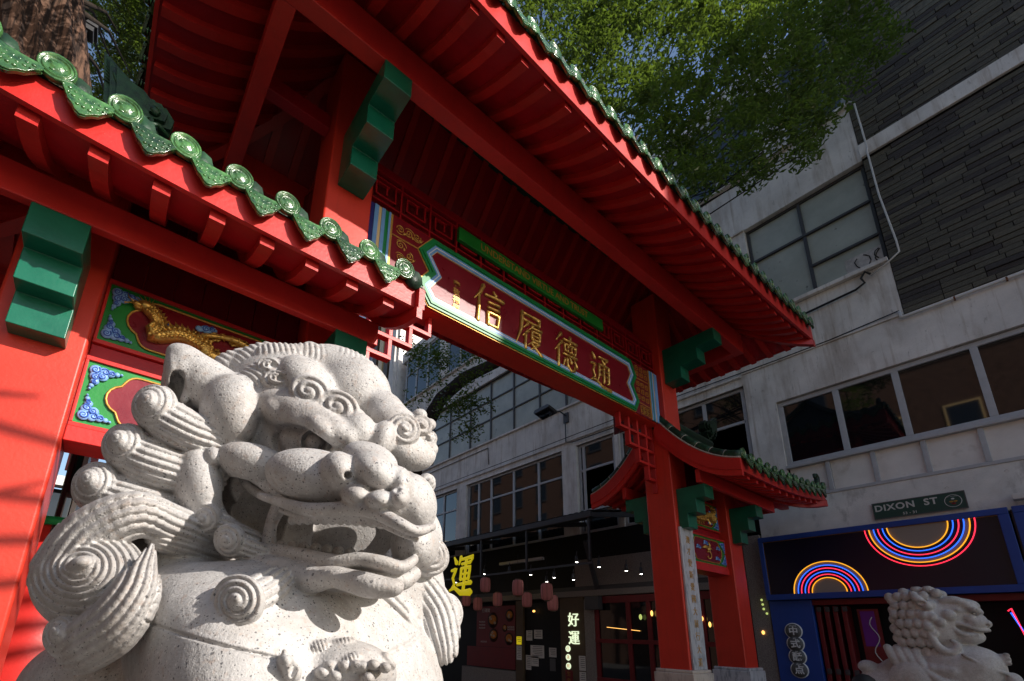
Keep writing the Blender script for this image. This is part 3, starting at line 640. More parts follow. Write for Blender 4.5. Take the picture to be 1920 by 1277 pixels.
for cx0, cx1, cz0, cz1 in ((6.15, 6.52, 5.73, 5.93), (6.16, 6.52, 5.31, 5.66), (6.24, 6.52, 5.09, 5.23)):
    nx = 3; nz = 3 if cz1 - cz0 > .3 else 2
    for i in range(nx):
        for j in range(nz):
            x = cx0 + (cx1 - cx0) * (i + .5) / nx; z = cz0 + (cz1 - cz0) * (j + .5) / nz; w = .036; h = .034
            for a, b in (((-w, -h), (w, -h)), ((w, -h), (w, h)), ((w, h), (-w * .3, h)), ((-w * .3, h), (-w * .3, 0)), ((-w, -h), (-w, h)), ((-w * .3, 0), (w * .4, 0))):
                g.bar((x + a[0], 3.717, z + a[1]), (x + b[0], 3.717, z + b[1]), .008, .009, up=(0, 1, 0))
g.build('gold_fretwork', 'gold_line', nb, kind='stuff')
# the green banner with the English motto, in front of the fretwork frieze
bn = MB().box(2.63, 5.37, 3.700, 3.745, 6.165, 6.350).build('motto_banner', 'panel_green', gate, .004)
text_on('motto_lettering', 'UNDERSTAND VIRTUE AND TRUST', 'gold_line', bn, (3.98, 3.698, 6.255), .140, depth=.003, fat=.001, wx=.92)
def frieze(y, z0, z1, x0, x1, n):
    b = MB(); t = .020
    for z in (z0, z0 + .085, z1 - .085, z1): b.box(x0, x1, y, y + .035, z - t / 2, z + t / 2)
    w = (x1 - x0) / n
    for i in range(n + 1): b.box(x0 + i * w - t / 2, x0 + i * w + t / 2, y + .002, y + .033, z0, z1)
    za, zb = z0 + .085, z1 - .085
    for i in range(n):
        a = x0 + i * w; q = w / 6
        b.box(a + q, a + 5 * q, y + .003, y + .032, za + .07, za + .07 + t); b.box(a + q, a + q + t, y + .004, y + .031, za + .07, zb - .05)
        b.box(a + q, a + 3.6 * q, y + .003, y + .032, zb - .05 - t, zb - .05); b.box(a + 5 * q - t, a + 5 * q, y + .004, y + .031, za + .07, zb)
        b.box(a + 3 * q, a + 3 * q + t, y + .004, y + .031, za + .12, zb - .05)
    return b
frieze(3.748, 5.985, 6.455, 1.50, 6.79, 14).build('fretwork_frieze', 'red_board_shade', gate)
MB().box(1.492, 6.798, 3.86, 3.93, 5.967, 6.50).build('frieze_backing', 'red_inner_shade', gate)  # panel added for the dark behind the open fretwork, shade in its colour
MB().box(1.492, 6.798, 3.80, 3.95, 6.50, 6.62).build('tie_beam', 'red_board_shade', gate, .006)
# stepped lattice spandrels under the lintel
def spandrel(xw, sg):
    o = MB().box(xw, xw + sg * .03, 3.865, 3.935, 3.93, 5.05).build('spandrel_lattice', 'red_paint', gate, .004)
    c = .232; t = .042
    for j in range(4):
        n = 4 - j; z1 = 5.052 - j * c * 1.02; z0 = z1 - c * 1.02
        for i in range(n):
            x0 = xw + sg * i * c; x1 = x0 + sg * c
            MB().box(x1 - sg * t, x1, 3.86, 3.94, z0 + (t if True else 0), z1).build('lattice_bar', 'red_paint', o, .003)
        MB().box(xw + sg * .002, xw + sg * n * c, 3.858, 3.942, z0, z0 + t).build('lattice_bar', 'red_paint', o, .003)
spandrel(1.491, 1); spandrel(6.799, -1)
# stepped green brackets carrying the purlins
def bracket(cx, zt, h, depth, w=.27, side=-1):
    y0 = YF - .002 if side < 0 else YB + .002
    q = h / 3; e = depth / 3; s = side
    prof = [(y0, zt), (y0 + s * depth, zt), (y0 + s * depth, zt - q), (y0 + s * 2 * e, zt - q), (y0 + s * 2 * e, zt - 2 * q), (y0 + s * e, zt - 2 * q), (y0 + s * e, zt - h), (y0, zt - h)]
    MB().prism(prof, 'x', cx - w / 2, cx + w / 2).build('bracket', 'bracket_green', gate, .006)
for k in 'BC':
    bracket(COLX[k], 6.430, .63, .855); bracket(COLX[k], 6.430, .63, .855, side=1)
for k in 'ABCD':
    bracket(COLX[k], 3.962, .62, .44); bracket(COLX[k], 3.962, .62, .44, side=1)

# ------- roofs
def zb_main(d): t = d / 1.88; return 6.325 + .66 * t + 1.0 * t * t
def zb_low(d): return 3.968 + .12 * d + .49 * d * d
class Roof:
    """one hipped, upswept roof: rafters, boards, fascia, tile ends, tiles"""
    def __init__(s, x0, x1, yh, zb, side0, side1, lift, sl, deck, gab=None):
        s.x0, s.x1, s.yh, s.zb, s.s0, s.s1, s.lift, s.deck, s.gab = x0, x1, yh, zb, side0, side1, lift, deck, gab
        s.cx = sl
    def up(s, x):
        L = max(s.x1 - s.cx, s.cx - s.x0) if s.gab is None else (s.x1 - s.cx if s.gab == 0 else s.cx - s.x0)
        q = (x - s.cx) / L
        if s.gab == 0: q = max(0, q)
        if s.gab == 1: q = min(0, q)
        return s.lift * abs(q) ** 2.3
    def dist(s, x, y):
        """run inward from the nearest eave, in front-slope metres"""
        d = s.yh - abs(y - GYC)
        if s.s0: d = min(d, (x - s.x0) * s.yh / s.s0)
        if s.s1: d = min(d, (s.x1 - x) * s.yh / s.s1)
        return max(0.0, d)
    def z(s, x, y, add=0.0):
        d = s.dist(x, y); return s.zb(d) + s.up(x) * max(0, 1 - d / s.yh) ** 1.4 + add
    def rafter_run(s, x, front, n=9):
        """points of a rafter's underside from the tip inwards"""
        lim = s.yh
        if s.s0: lim = min(lim, (x - s.x0) * s.yh / s.s0)
        if s.s1: lim = min(lim, (s.x1 - x) * s.yh / s.s1)
        sg = -1 if front else 1
        return [(GYC + sg * (s.yh - .05 - (lim - .05) * i / (n - 1)), ) for i in range(n)], lim
def curved_bar(mb, pts, w, h, along):
    """bar of width w across and height h up following pts (underside)"""
    v = []; f = []
    dx = Vector((w / 2, 0, 0)) if along == 'y' else Vector((0, w / 2, 0))
    for p in pts:
        p = Vector(p)
        v += [p - dx, p + dx, p + dx + Vector((0, 0, h)), p - dx + Vector((0, 0, h))]
    n = len(pts)
    for i in range(n - 1):
        a, b = i * 4, i * 4 + 4
        for q in range(4): f.append((a + q, b + q, b + (q + 1) % 4, a + (q + 1) % 4))
    f += [(0, 1, 2, 3), (4 * n - 1, 4 * n - 2, 4 * n - 3, 4 * n - 4)]
    return mb.add(v, f)
# one round tile end and one drip tile, shared by all roofs (built facing -y)
def tile_end_mesh():
    b = MB(); prof = [(0, -.020), (.020, -.022), (.026, -.017), (.034, -.016), (.050, -.015), (.053, -.021), (.057, -.021), (.060, -.013), (.066, -.013), (.069, -.020), (.077, -.018), (.079, 0.0), (.074, .012), (.060, .02), (.040, .05), (.0, .05)]
    b.lathe(prof[::-1], 'y', seg=22)
    for a, r in ((.3, .030), (2.5, .028), (4.2, .030)):
        b.ball((math.cos(a) * r, -.0155, math.sin(a) * r), (.013, .0045, .008), 7, 4)
    b.tube([(math.cos(a) * r, -.0145, math.sin(a) * r) for a, r in ((1.0, .012), (1.6, .03), (2.2, .040), (3.1, .036))], [.005, .005, .004, .003], 5)
    return b
def drip_tile_mesh(w=.205):
    b = MB(); n = 10; lo = []; hi = []; lo2 = []; hi2 = []
    for i in range(n + 1):
        u = -1 + 2 * i / n; x = u * w / 2
        top = .030 * u * u + .005; sc = .010 * abs(math.sin(u * 5.2)); drop = .165 - .092 * abs(u) ** 1.4 - sc * (abs(u) > .2)
        yb = -.004 - .018 * (1 - u * u)
        hi.append((x, yb - .004, top)); lo.append((x, yb - .020, top - drop))
    for r in (hi, lo): pass
    mid = [tuple((a + c) / 2 + (0, -.004, 0)[k] for k, (a, c) in enumerate(zip(p, q))) for p, q in zip(hi, lo)]
    back = [[(p[0], p[1] + .016, p[2]) for p in r] for r in (hi, mid, lo)]
    b.grid([lo, mid, hi]); b.grid([back[0], back[1], back[2]]); b.grid([back[2], lo]); b.grid([hi, back[0]])
    b.grid([hi, [(p[0], p[1] + .22, p[2] + .05) for p in hi]])
    for i in range(7):
        u = -.72 + .24 * i
        for k in range(2 if abs(u) > .3 else 3):
            b.ball((u * w / 2, -.026 - .006 * k, .022 * u * u - .034 - .032 * k), (.011, .008, .010), 6, 4)
    b.tube([(p[0], p[1] - .003, p[2] + .010) for p in lo], .005, 5)
    return b
tile_end = tile_end_mesh().mesh('tile_end'); tile_end.materials.append(MAT['glaze_green'])
drip_tile = drip_tile_mesh().mesh('drip_tile'); drip_tile.materials.append(MAT['glaze_drip'])
def place(name, me, loc, rotz=0.0, sc=1.0, tilt=0.0):
    o = bpy.data.objects.new(name, me); COL.objects.link(o); adopt(o, gate); o.location = loc; o.rotation_euler = (tilt, 0, rotz); o.scale = (sc,) * 3
    return o

def build_roof(R, spacing, ph, w, h, fas_h, disc_z, front_rows=True, detail=True):
    yh = R.yh
    # boards: continuous sheet above the rafters
    nx = 60; xs = [R.x0 + (R.x1 - R.x0) * i / nx for i in range(nx + 1)]
    for sg in (-1, 1):
        rows = []; top = []
        for i in range(15):
            row = []; rt = []
            for x in xs:
                lim = yh
                if R.s0: lim = min(lim, (x - R.x0) * yh / R.s0)
                if R.s1: lim = min(lim, (R.x1 - x) * yh / R.s1)
                lim = max(lim, 0.0)
                d = lim * i / 14; y = GYC + sg * (yh - d)
                row.append((x, y, R.z(x, y, h))); rt.append((x, y, R.z(x, y, disc_z - .062)))
            rows.append(row); top.append(rt)
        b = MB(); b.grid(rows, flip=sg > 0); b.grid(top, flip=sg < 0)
        b.build('roof_boards', 'red_board_shade', gate)
        MB().grid([[(p[0], p[1], p[2] + .012) for p in r] for r in top], flip=sg < 0).build('roof_tile_bed', 'glaze_dark', gate)
    for side, xe, s in ((0, R.x0, R.s0), (1, R.x1, R.s1)):
        if not s: continue
        ys = [GYC - yh + 2 * yh * i / 24 for i in range(25)]; sg = 1 if side == 0 else -1
        rows = []; top = []
        for i in range(15):
            row = []; rt = []
            for y in ys:
                lim = s * (yh - abs(y - GYC)) / yh; x = xe + sg * lim * i / 14
                row.append((x, y, R.z(x, y, h))); rt.append((x, y, R.z(x, y, disc_z - .062)))
            rows.append(row); top.append(rt)
        b = MB(); b.grid(rows, flip=side == 0); b.grid(top, flip=side == 1)
        b.build('roof_boards', 'red_board_shade', gate)
        MB().grid([[(p[0], p[1], p[2] + .012) for p in r] for r in top], flip=side == 1).build('roof_tile_bed', 'glaze_dark', gate)
    # rafters
    n = int((R.x1 - R.x0) / spacing) + 1
    cache = {}
    for sg in (-1, 1):
        for i in range(-1, n + 1):
            x = R.x0 + ph + i * spacing
            if x < R.x0 + .06 or x > R.x1 - .06: continue
            if R.gab == 0 and x < R.x0 + .05 or R.gab == 1 and x > R.x1 - .05: continue
            lim = yh
            if R.s0: lim = min(lim, (x - R.x0) * yh / R.s0)
            if R.s1: lim = min(lim, (R.x1 - x) * yh / R.s1)
            if lim < .12: continue
            pts = []
            for q in range(11):
                d = .055 + (lim - .055) * q / 10; y = GYC + sg * (yh - d); pts.append((x, y, R.z(x, y)))
            b = MB(); curved_bar(b, pts, w, h + .004, 'y'); b.build('rafter', 'red_paint', gate, fix=True)
    for side, xe, s in ((0, R.x0, R.s0), (1, R.x1, R.s1)):
        if not s: continue
        m = int(2 * yh / spacing)
        for i in range(m + 1):
            y = GYC + (i - m / 2) * spacing; lim = s * (yh - abs(y - GYC)) / yh
            if lim < .15: continue
            sg = 1 if side == 0 else -1
            pts = []
            for q in range(9):
                d = .055 + (lim - .055) * q / 8; x = xe + sg * d; pts.append((x, y, R.z(x, y)))
            b = MB(); curved_bar(b, pts, w, h + .004, 'x'); b.build('rafter', 'red_paint', gate, fix=True)
    # hip rafters
    for side, xe, s in ((0, R.x0, R.s0), (1, R.x1, R.s1)):
        if not s: continue
        sg = 1 if side == 0 else -1
        for fy in (-1, 1):
            pts = []
            for q in range(11):
                t = q / 10; x = xe + sg * s * t; y = GYC + fy * yh * (1 - t); pts.append((x, y, R.z(x, y, -.05)))
            v = MB(); curved_bar(v, pts, .12, h + .054, 'y'); v.build('hip_rafter', 'red_paint', gate, fix=True)
            # hip ridge above
            MB().tube([(p[0], p[1], p[2] + disc_z + .10) for p in pts], .062, 8).build('hip_ridge', 'glaze_dark', gate)
    # fascia boards
    def eave_pts(kind):
        if kind in 'fb':
            sg = -1 if kind == 'f' else 1
            return [(x, GYC + sg * yh, R.z(x, GYC + sg * yh)) for x in xs]
        xe = R.x0 if kind == 'l' else R.x1
        return [(xe, GYC - yh + 2 * yh * i / 20, R.z(xe, GYC - yh + 2 * yh * i / 20)) for i in range(21)]
    kinds = 'fb' + ('l' if R.s0 else '') + ('r' if R.s1 else '')
    for kd in kinds:
        P = eave_pts(kd); b = MB()
        o = Vector((0, .032 if kd == 'f' else -.032, 0)) if kd in 'fb' else Vector((.032 if kd == 'l' else -.032, 0, 0))
        lo = [(p[0], p[1], p[2] + h - .012) for p in P]; hi = [(p[0], p[1], p[2] + h + fas_h) for p in P]
        lo2 = [tuple(Vector(p) + o) for p in lo]; hi2 = [tuple(Vector(p) + o) for p in hi]
        b.grid([lo, hi], False); b.grid([hi, hi2], False); b.grid([hi2, lo2], False); b.grid([lo2, lo], False)
        b.build('fascia_board', 'red_paint', gate, fix=True)
        # tile ends and drip tiles
        out = {'f': (0, -.035, 0), 'b': (0, .035, 0), 'l': (-.035, 0, 0), 'r': (.035, 0, 0)}[kd]; rz = {'f': 0, 'b': math.pi, 'l': -math.pi / 2, 'r': math.pi / 2}[kd]
        L = [Vector(p) for p in P]; seg = [0]
        for i in range(1, len(L)): seg.append(seg[-1] + (L[i] - L[i - 1]).length)
        sp = spacing * 1.0; cnt = int(seg[-1] / sp); off = (seg[-1] - cnt * sp) / 2
        def at_len(t):
            t = min(max(t, 0), seg[-1] - 1e-6)
            for i in range(1, len(seg)):
                if seg[i] >= t:
                    a = (t - seg[i - 1]) / (seg[i] - seg[i - 1]); return L[i - 1].lerp(L[i], a)
        rr = random.Random(len(P) + int(R.x0 * 10))
        for i in range(cnt + 1):
            p = at_len(off + i * sp) + Vector(out)
            place('tile_end', tile_end, (p.x, p.y, p.z + disc_z + rr.uniform(-.006, .006)), rz + rr.uniform(-.05, .05), 1.0, rr.uniform(-.05, .05))
            if i < cnt:
                q = at_len(off + (i + .5) * sp) + Vector(out)
                sl = (at_len(off + (i + 1) * sp) - at_len(off + i * sp)); 
                o2 = place('drip_tile', drip_tile, (q.x, q.y, q.z + disc_z - .055), rz, 1.0, rr.uniform(-.04, .04))
                ang = math.atan2(sl.z, math.hypot(sl.x, sl.y))
                o2.rotation_euler = (o2.rotation_euler[0], (-ang if kd in 'fl' and kd == 'f' else ang if kd == 'b' else 0), rz)
    # tile rows on the slopes
    for sg in (-1, 1):
        i = 0; x = R.x0 + ph * 0 + (.10 if R.gab == 0 else .2)
        while x < R.x1 - .1:
            lim = yh
            if R.s0: lim = min(lim, (x - R.x0) * yh / R.s0)
            if R.s1: lim = min(lim, (R.x1 - x) * yh / R.s1)
            if lim > .25:
                N = 7 if detail and sg < 0 else 1
                for k in range(N):
                    b = MB(); pts = []; m = 4 if N > 1 else 9
                    for q in range(m):
                        d = lim * (k + q / (m - 1)) / N - .02; y = GYC + sg * (yh - d); pts.append((x, y, R.z(x, y, disc_z - .012)))
                    b.tube(pts, [.060 if q < m - 1 else .057 for q in range(m)], 8).build('barrel_tile', 'glaze_dark', gate)
                    if N > 1 and k:
                        p = pts[0]; b = MB(); b.tube([pts[0], tuple(Vector(pts[0]).lerp(Vector(pts[1]), .12))], .063, 8).build('tile_joint', 'tile_mortar', gate)
            x += spacing if not detail else spacing * .8
            i += 1
Rm = Roof(-.51, 8.80, 1.88, zb_main, 1.77, 1.77, .24, 4.145, .06)
build_roof(Rm, .277, .08, .085, .07, .245, .375, detail=False)
MB().tube([(-.51 + 1.7, GYC, 8.15), (4.1, GYC, 8.05), (8.80 - 1.7, GYC, 8.15)], .14, 8).build('ridge', 'glaze_dark', gate)
Rr = Roof(6.79, 10.45, 1.21, zb_low, 0, 1.72, .25, 7.2, .05, gab=0)
build_roof(Rr, .285, .17, .085, .07, .17, .30)
Rl = Roof(-2.16, 1.50, 1.21, zb_low, 1.72, 0, .25, 1.09, .05, gab=1)
build_roof(Rl, .285, .055, .085, .07, .17, .30, detail=False)
# curved barge boards on the gable ends of the side roofs
def ztop_low(d): return 4.17 + .25 * d + .55 * d * d
for xg, sg in ((6.79, -1), (1.50, 1)):
    for fy in (-1, 1):
        hi = []; lo = []; lo2 = []
        for q in range(13):
            d = -.06 + 1.22 * q / 12; y = GYC + fy * (1.21 - d); zt = ztop_low(d); hh = .17 + .13 * max(0, d) / 1.2
            hi.append((y, zt)); lo.append((y, zt - hh)); lo2.append((y, zt - hh - .085))
        MB().prism(hi + lo[::-1], 'x', xg, xg + sg * .05).build('barge_board', 'red_paint', gate, fix=True)
        MB().prism(lo + lo2[::-1], 'x', xg - sg * .012, xg + sg * .034).build('barge_board', 'red_paint', gate, fix=True)
        MB().tube([(xg + sg * .03, y, z + .014) for y, z in hi], .016, 6).build('mortar_line', 'tile_mortar', gate)
        # tiles along the gable edge, one by one
        for k in range(6):
            b = MB(); pts = []
            for q in range(4):
                d = -.04 + 1.15 * (k + q / 3) / 6; pts.append((xg + sg * -.035, GYC + fy * (1.21 - d), ztop_low(d) + .065))
            b.tube(pts, .068, 10).build('barrel_tile', 'glaze_dark', gate)
            if k: MB().tube([pts[0], tuple(Vector(pts[0]).lerp(Vector(pts[1]), .10))], .0715, 10).build('tile_joint', 'tile_mortar', gate)
    # ridge and its fish-tailed ornament
    xe = 8.75 if sg < 0 else -.46
    MB().tube([(xg, GYC, 5.30), (xe, GYC, 5.28)], .085, 8).box(min(xg, xe), max(xg, xe), GYC - .05, GYC + .05, 5.02, 5.32).build('ridge', 'glaze_dark', gate)
def fish(x, sg):
    """fish-tailed ridge end: mouth on the ridge towards the middle, tail raised outward"""
    o = MB(); q = lambda dx: x + sg * dx
    OUTL = [(.15, 5.94), (.06, 5.87), (-.05, 5.80), (-.15, 5.78), (-.22, 5.71), (-.30, 5.74), (-.37, 5.66), (-.36, 5.56), (-.27, 5.53), (-.30, 5.44), (-.24, 5.36), (-.12, 5.40), (-.06, 5.50), (.01, 5.42), (.07, 5.50), (.10, 5.68)]
    o.prism([(q(a), b) for a, b in OUTL], 'y', GYC - .05, GYC + .05)
    for w, k in ((.085, .82), (.11, .6)):
        o.prism([(q(-.10 + (a + .10) * k), 5.62 + (b - 5.62) * k) for a, b in OUTL], 'y', GYC - w, GYC + w)
    for i in range(7):                     # fin rays and scales
        t = i / 6
        for s in (-1, 1):
            o.tube([(q(-.16 + .10 * t), GYC + s * .10, 5.48 + .06 * t), (q(-.06 + .10 * t), GYC + s * .085, 5.64 + .08 * t), (q(.10 + .02 * t), GYC + s * .05, 5.68 + .20 * t)], [.016, .014, .006], 5)
    for s in (-1, 1):
        o.ball((q(-.24), GYC + s * .10, 5.60), (.04, .03, .04), 8, 5); o.tube([(q(-.36), GYC + s * .05, 5.48), (q(-.28), GYC + s * .09, 5.50), (q(-.20), GYC + s * .10, 5.44)], .018, 6)
    o.build('ridge_fish', 'glaze_dark', gate, fix=True)
fish(8.90, 1); fish(-.56, -1)
# small beasts on the hip ridges of the side roofs
def beast(R, side, t, kind):
    s, xe, sg = (R.s1, R.x1, -1) if side == 1 else (R.s0, R.x0, 1)
    x = xe + sg * s * t; y = GYC - R.yh * (1 - t); z = R.z(x, y, .40)
    b = MB(); d = -sg
    if kind < 3:
        b.ball((x, y, z + .05), (.055, .04, .06)); b.ball((x + d * .03, y, z + .10), (.035, .03, .05)); b.ball((x + d * .045, y, z + .165), (.035, .03, .032))
        b.ball((x + d * .08, y, z + .155), (.018, .016, .014), 6, 4); b.tube([(x + d * .045, y, z + .02), (x + d * .05, y, z + .10)], .014, 6)
        b.tube([(x - d * .05, y, z + .03), (x - d * .085, y, z + .08), (x - d * .07, y, z + .13 + .02 * kind)], [.02, .022, .008], 6)
        b.ball((x + d * .035, y - .02, z + .20), (.01, .008, .016), 6, 4); b.ball((x + d * .035, y + .02, z + .20), (.01, .008, .016), 6, 4)
    else:
        b.tube([(x, y, z), (x + d * .06, y, z + .06), (x + d * .08, y, z + .13), (x + d * .04, y, z + .18), (x - d * .02, y, z + .17), (x - d * .03, y, z + .12), (x + d * .01, y, z + .10)], [.05, .05, .045, .04, .034, .026, .016], 8)
    b.build('ridge_beast', 'glaze_dark', gate)
for R_, sd in ((Rr, 1), (Rl, 0)):
    for k, t in enumerate((.62, .44, .27)): beast(R_, sd, t, k)
    beast(R_, sd, .06, 3)
for sd in (0, 1): beast(Rm, sd, .045, 3)

# ------- purlins and inner framing
def purlins(x0, x1, yo, yi, z0, z1, ends):
    for sg in (-1, 1):
        MB().box(x0, x1, GYC + sg * yo, GYC + sg * yi, z0, z1).build('purlin', 'red_paint', gate, .008)
    for xe, s in ends:
        MB().box(xe, xe + s * abs(yo - yi), GYC - yi + .001, GYC + yi - .001, z0 + .002, z1).build('purlin', 'red_paint', gate, .008)
purlins(.26, 8.03, 1.077, .93, 6.435, 6.80, ((.26, 1), (8.03, -1)))
purlins(-1.25, 1.485, .667, .60, 3.966, 4.17, ((-1.25, 1),))
purlins(6.805, 9.50, .667, .60, 3.966, 4.17, ((9.50, -1),))
# upper side framing: rail between column and side purlin, boarded gable triangle behind
for k, sg in (('B', -1), ('C', 1)):
    cx = COLX[k] + sg * .231
    MB().box(cx, cx + sg * .62, GYC - .06, GYC + .06, 6.62, 6.80).build('tie_beam', 'red_board_shade', gate, .006)
    b = MB().bar((COLX[k] + sg * .05, GYC + .24, 6.15), (COLX[k] + sg * .05, GYC + 1.0, 6.62), .10, .14).build('brace', 'red_board_shade', gate, .005)
    for j in range(6):
        y = GYC + .30 + j * .115
        MB().box(COLX[k] + sg * .12, COLX[k] + sg * .14, y, y + .105, 5.35, 6.35 + j * .06).build('gable_board', 'red_inner_shade', gate, .004)
# wing panels between outer and inner columns
def cartouche(x0, x1, z0, z1, n=8):
    """lobed outline"""
    cx, cz, w, h = (x0 + x1) / 2, (z0 + z1) / 2, (x1 - x0) / 2, (z1 - z0) / 2; p = []
    def arc(ax, az, r, a0, a1, m=7):
        for i in range(m + 1):
            a = math.radians(a0 + (a1 - a0) * i / m); p.append((ax + r * math.cos(a), az + r * math.sin(a)))
    r = h * .55; rs_ = h * .42
    arc(x1 - r, cz, r, -70, 70); arc(x1 - r * 1.55, z1 - rs_, rs_, 20, 90, 4); arc(x0 + r * 1.55, z1 - rs_, rs_, 90, 160, 4)
    arc(x0 + r, cz, r, 110, 250); arc(x0 + r * 1.55, z0 + rs_, rs_, 200, 270, 4); arc(x1 - r * 1.55, z0 + rs_, rs_, 270, 340, 4)
    return p
def cloud(parent, x, y, z, s, fx, fz, small=False):
    """carved blue cloud: a corner piece reaching right and down, flipped by fx / fz"""
    b = MB(); sp = MB()
    if small:
        for dx, dz, r in ((0, 0, .04), (.045, .012, .036), (-.04, -.012, .032), (.08, -.02, .02)): b.ball((x + dx * s * fx, y, z + dz * s * fz), (r * s, .012, r * s * .8), 10, 6)
        for dx, dz, r in ((0, 0, .026), (.045, .012, .022)): scroll(sp, x + dx * s * fx, z + dz * s * fz, r * s, y - .011, 1 + dx * 9, fx, .0045 * s)
    else:
        for dx, dz, r in ((.03, -.03, .038), (.075, -.028, .032), (.035, -.075, .034), (.115, -.030, .028), (.04, -.115, .026), (.075, -.066, .034), (.15, -.024, .018), (.028, -.15, .016), (.175, -.018, .010), (.022, -.175, .009)):
            b.ball((x + dx * s * fx, y, z + dz * s * fz), (r * s, .016, r * s), 10, 6)
        for dx, dz, r in ((.03, -.03, .026), (.085, -.032, .024), (.04, -.085, .024), (.075, -.068, .022), (.125, -.03, .016), (.04, -.125, .015)):
            scroll(sp, x + dx * s * fx, z + dz * s * fz, r * s, y - .014, dx * 31, fx * (1 if dz < -.05 else -1), .0048 * s)
    o = b.build('cloud_carving', 'cloud_blue', parent)
    sp.build('cloud_swirl', 'cloud_dark', parent)
def dragon(parent, x0, x1, zc, h, y, flip=1, seed=1):
    rr = random.Random(seed); b = MB(); n = 120; path = []; rad = []; L = x1 - x0; cx = (x0 + x1) / 2
    for i in range(n + 1):
        t = i / n
        # head at the left, S neck, then loops of the body
        if t < .22: q = t / .22; px = -.46 + .05 * q + .07 * math.sin(q * 3.0); pz = .62 - 1.0 * q
        elif t < .42: q = (t - .22) / .2; px = -.36 + .34 * q; pz = -.38 + .28 * math.sin(q * math.pi) + .10 * q
        else: q = (t - .42) / .58; a = -math.pi * .7 + q * 2 * math.pi * 1.30; rrr = .23 * (1 - .45 * q); px = .12 + rrr * math.cos(a) * 1.25; pz = .05 + rrr * 2.9 * math.sin(a) * .9
        path.append(Vector((cx + flip * px * L, y - .010 - .018 * math.sin(t * 26) ** 2, zc + pz * h * .5))); rad.append(h * (.050 + .105 * math.sin(min(1, t * 1.25 + .12) * math.pi) ** .8))
    b.tube(path, rad, 9)
    for i in range(2, n - 2, 2):           # dorsal fins and scale bumps
        d = (path[i + 1] - path[i - 1]).normalized(); nrm = Vector((-d.z, 0, d.x)) * (1 if i % 4 else 1)
        p = path[i] + nrm * rad[i] * 1.0
        b.add([p - d * rad[i] * .35, p + d * rad[i] * .35, p + nrm * rad[i] * .75 - d * rad[i] * .3, p - Vector((0, .012, 0))], [(0, 1, 2), (0, 2, 3), (1, 3, 2)])
        for k in (-.5, .0, .5): b.ball(path[i] + nrm * rad[i] * k + Vector((0, -rad[i] * .85, 0)), rad[i] * .27, 6, 4)
    hd = path[0]; s = h * .13
    b.ball(hd + Vector((0, -.012, s * .2)), (s * 1.05, s * .7, s * .75)); b.ball(hd + Vector((-flip * s * 1.0, -.014, -s * .05)), (s * .7, s * .5, s * .4)); b.ball(hd + Vector((-flip * s * .9, -.010, -s * .55)), (s * .55, s * .4, s * .22))
    b.ball(hd + Vector((-flip * s * .2, -.03, s * .55)), s * .25, 6, 4)
    for k in range(9):
        a = .2 + k * .33; b.tube([hd + Vector((flip * s * .3, -.01, s * .1)), hd + Vector((flip * math.cos(a) * s * 1.9, -.012, math.sin(a) * s * 1.7))], [s * .2, s * .03], 5)
    for k in (0, 1): b.tube([hd + Vector((-flip * s * (1.3 + .2 * k), -.012, 0)), hd + Vector((-flip * s * (2.2 + .3 * k), -.012, s * (.6 - k))), hd + Vector((-flip * s * 2.4, -.012, s * (1.3 - 2 * k)))], [s * .12, s * .09, s * .03], 5)
    for i0, dx, dz in ((34, -1, -.9), (44, .6, -1.1), (66, -.8, 1.0), (84, 1.2, .5), (100, 1.1, -.6)):     # legs with claws
        p = path[i0]; k1 = p + Vector((flip * dx * h * .12, -.012, dz * h * .10)); k2 = k1 + Vector((flip * dx * h * .10, 0, -abs(dz) * h * .07))
        b.tube([p, k1, k2], [h * .055, h * .04, h * .028], 7)
        for a in (-.7, -.2, .3, .8): b.tube([k2, k2 + Vector((flip * math.cos(a) * dx * h * .08, -.004, math.sin(a) * h * .08))], [h * .016, h * .004], 5)
    for k in range(60):                    # flame and cloud flecks round the coils
        a = rr.uniform(0, 6.28); p = Vector((cx + flip * (.13 + .33 * math.cos(a) * rr.uniform(.4, 1)) * L, y - .006, zc + math.sin(a) * h * .36 * rr.uniform(.4, 1)))
        b.tube([p, p + Vector((flip * h * .05, -.006, h * .02)), p + Vector((flip * h * .08, -.004, h * .06))], [h * .032, h * .026, h * .004], 5)
    b.build('dragon_carving', 'gold_leaf', parent)
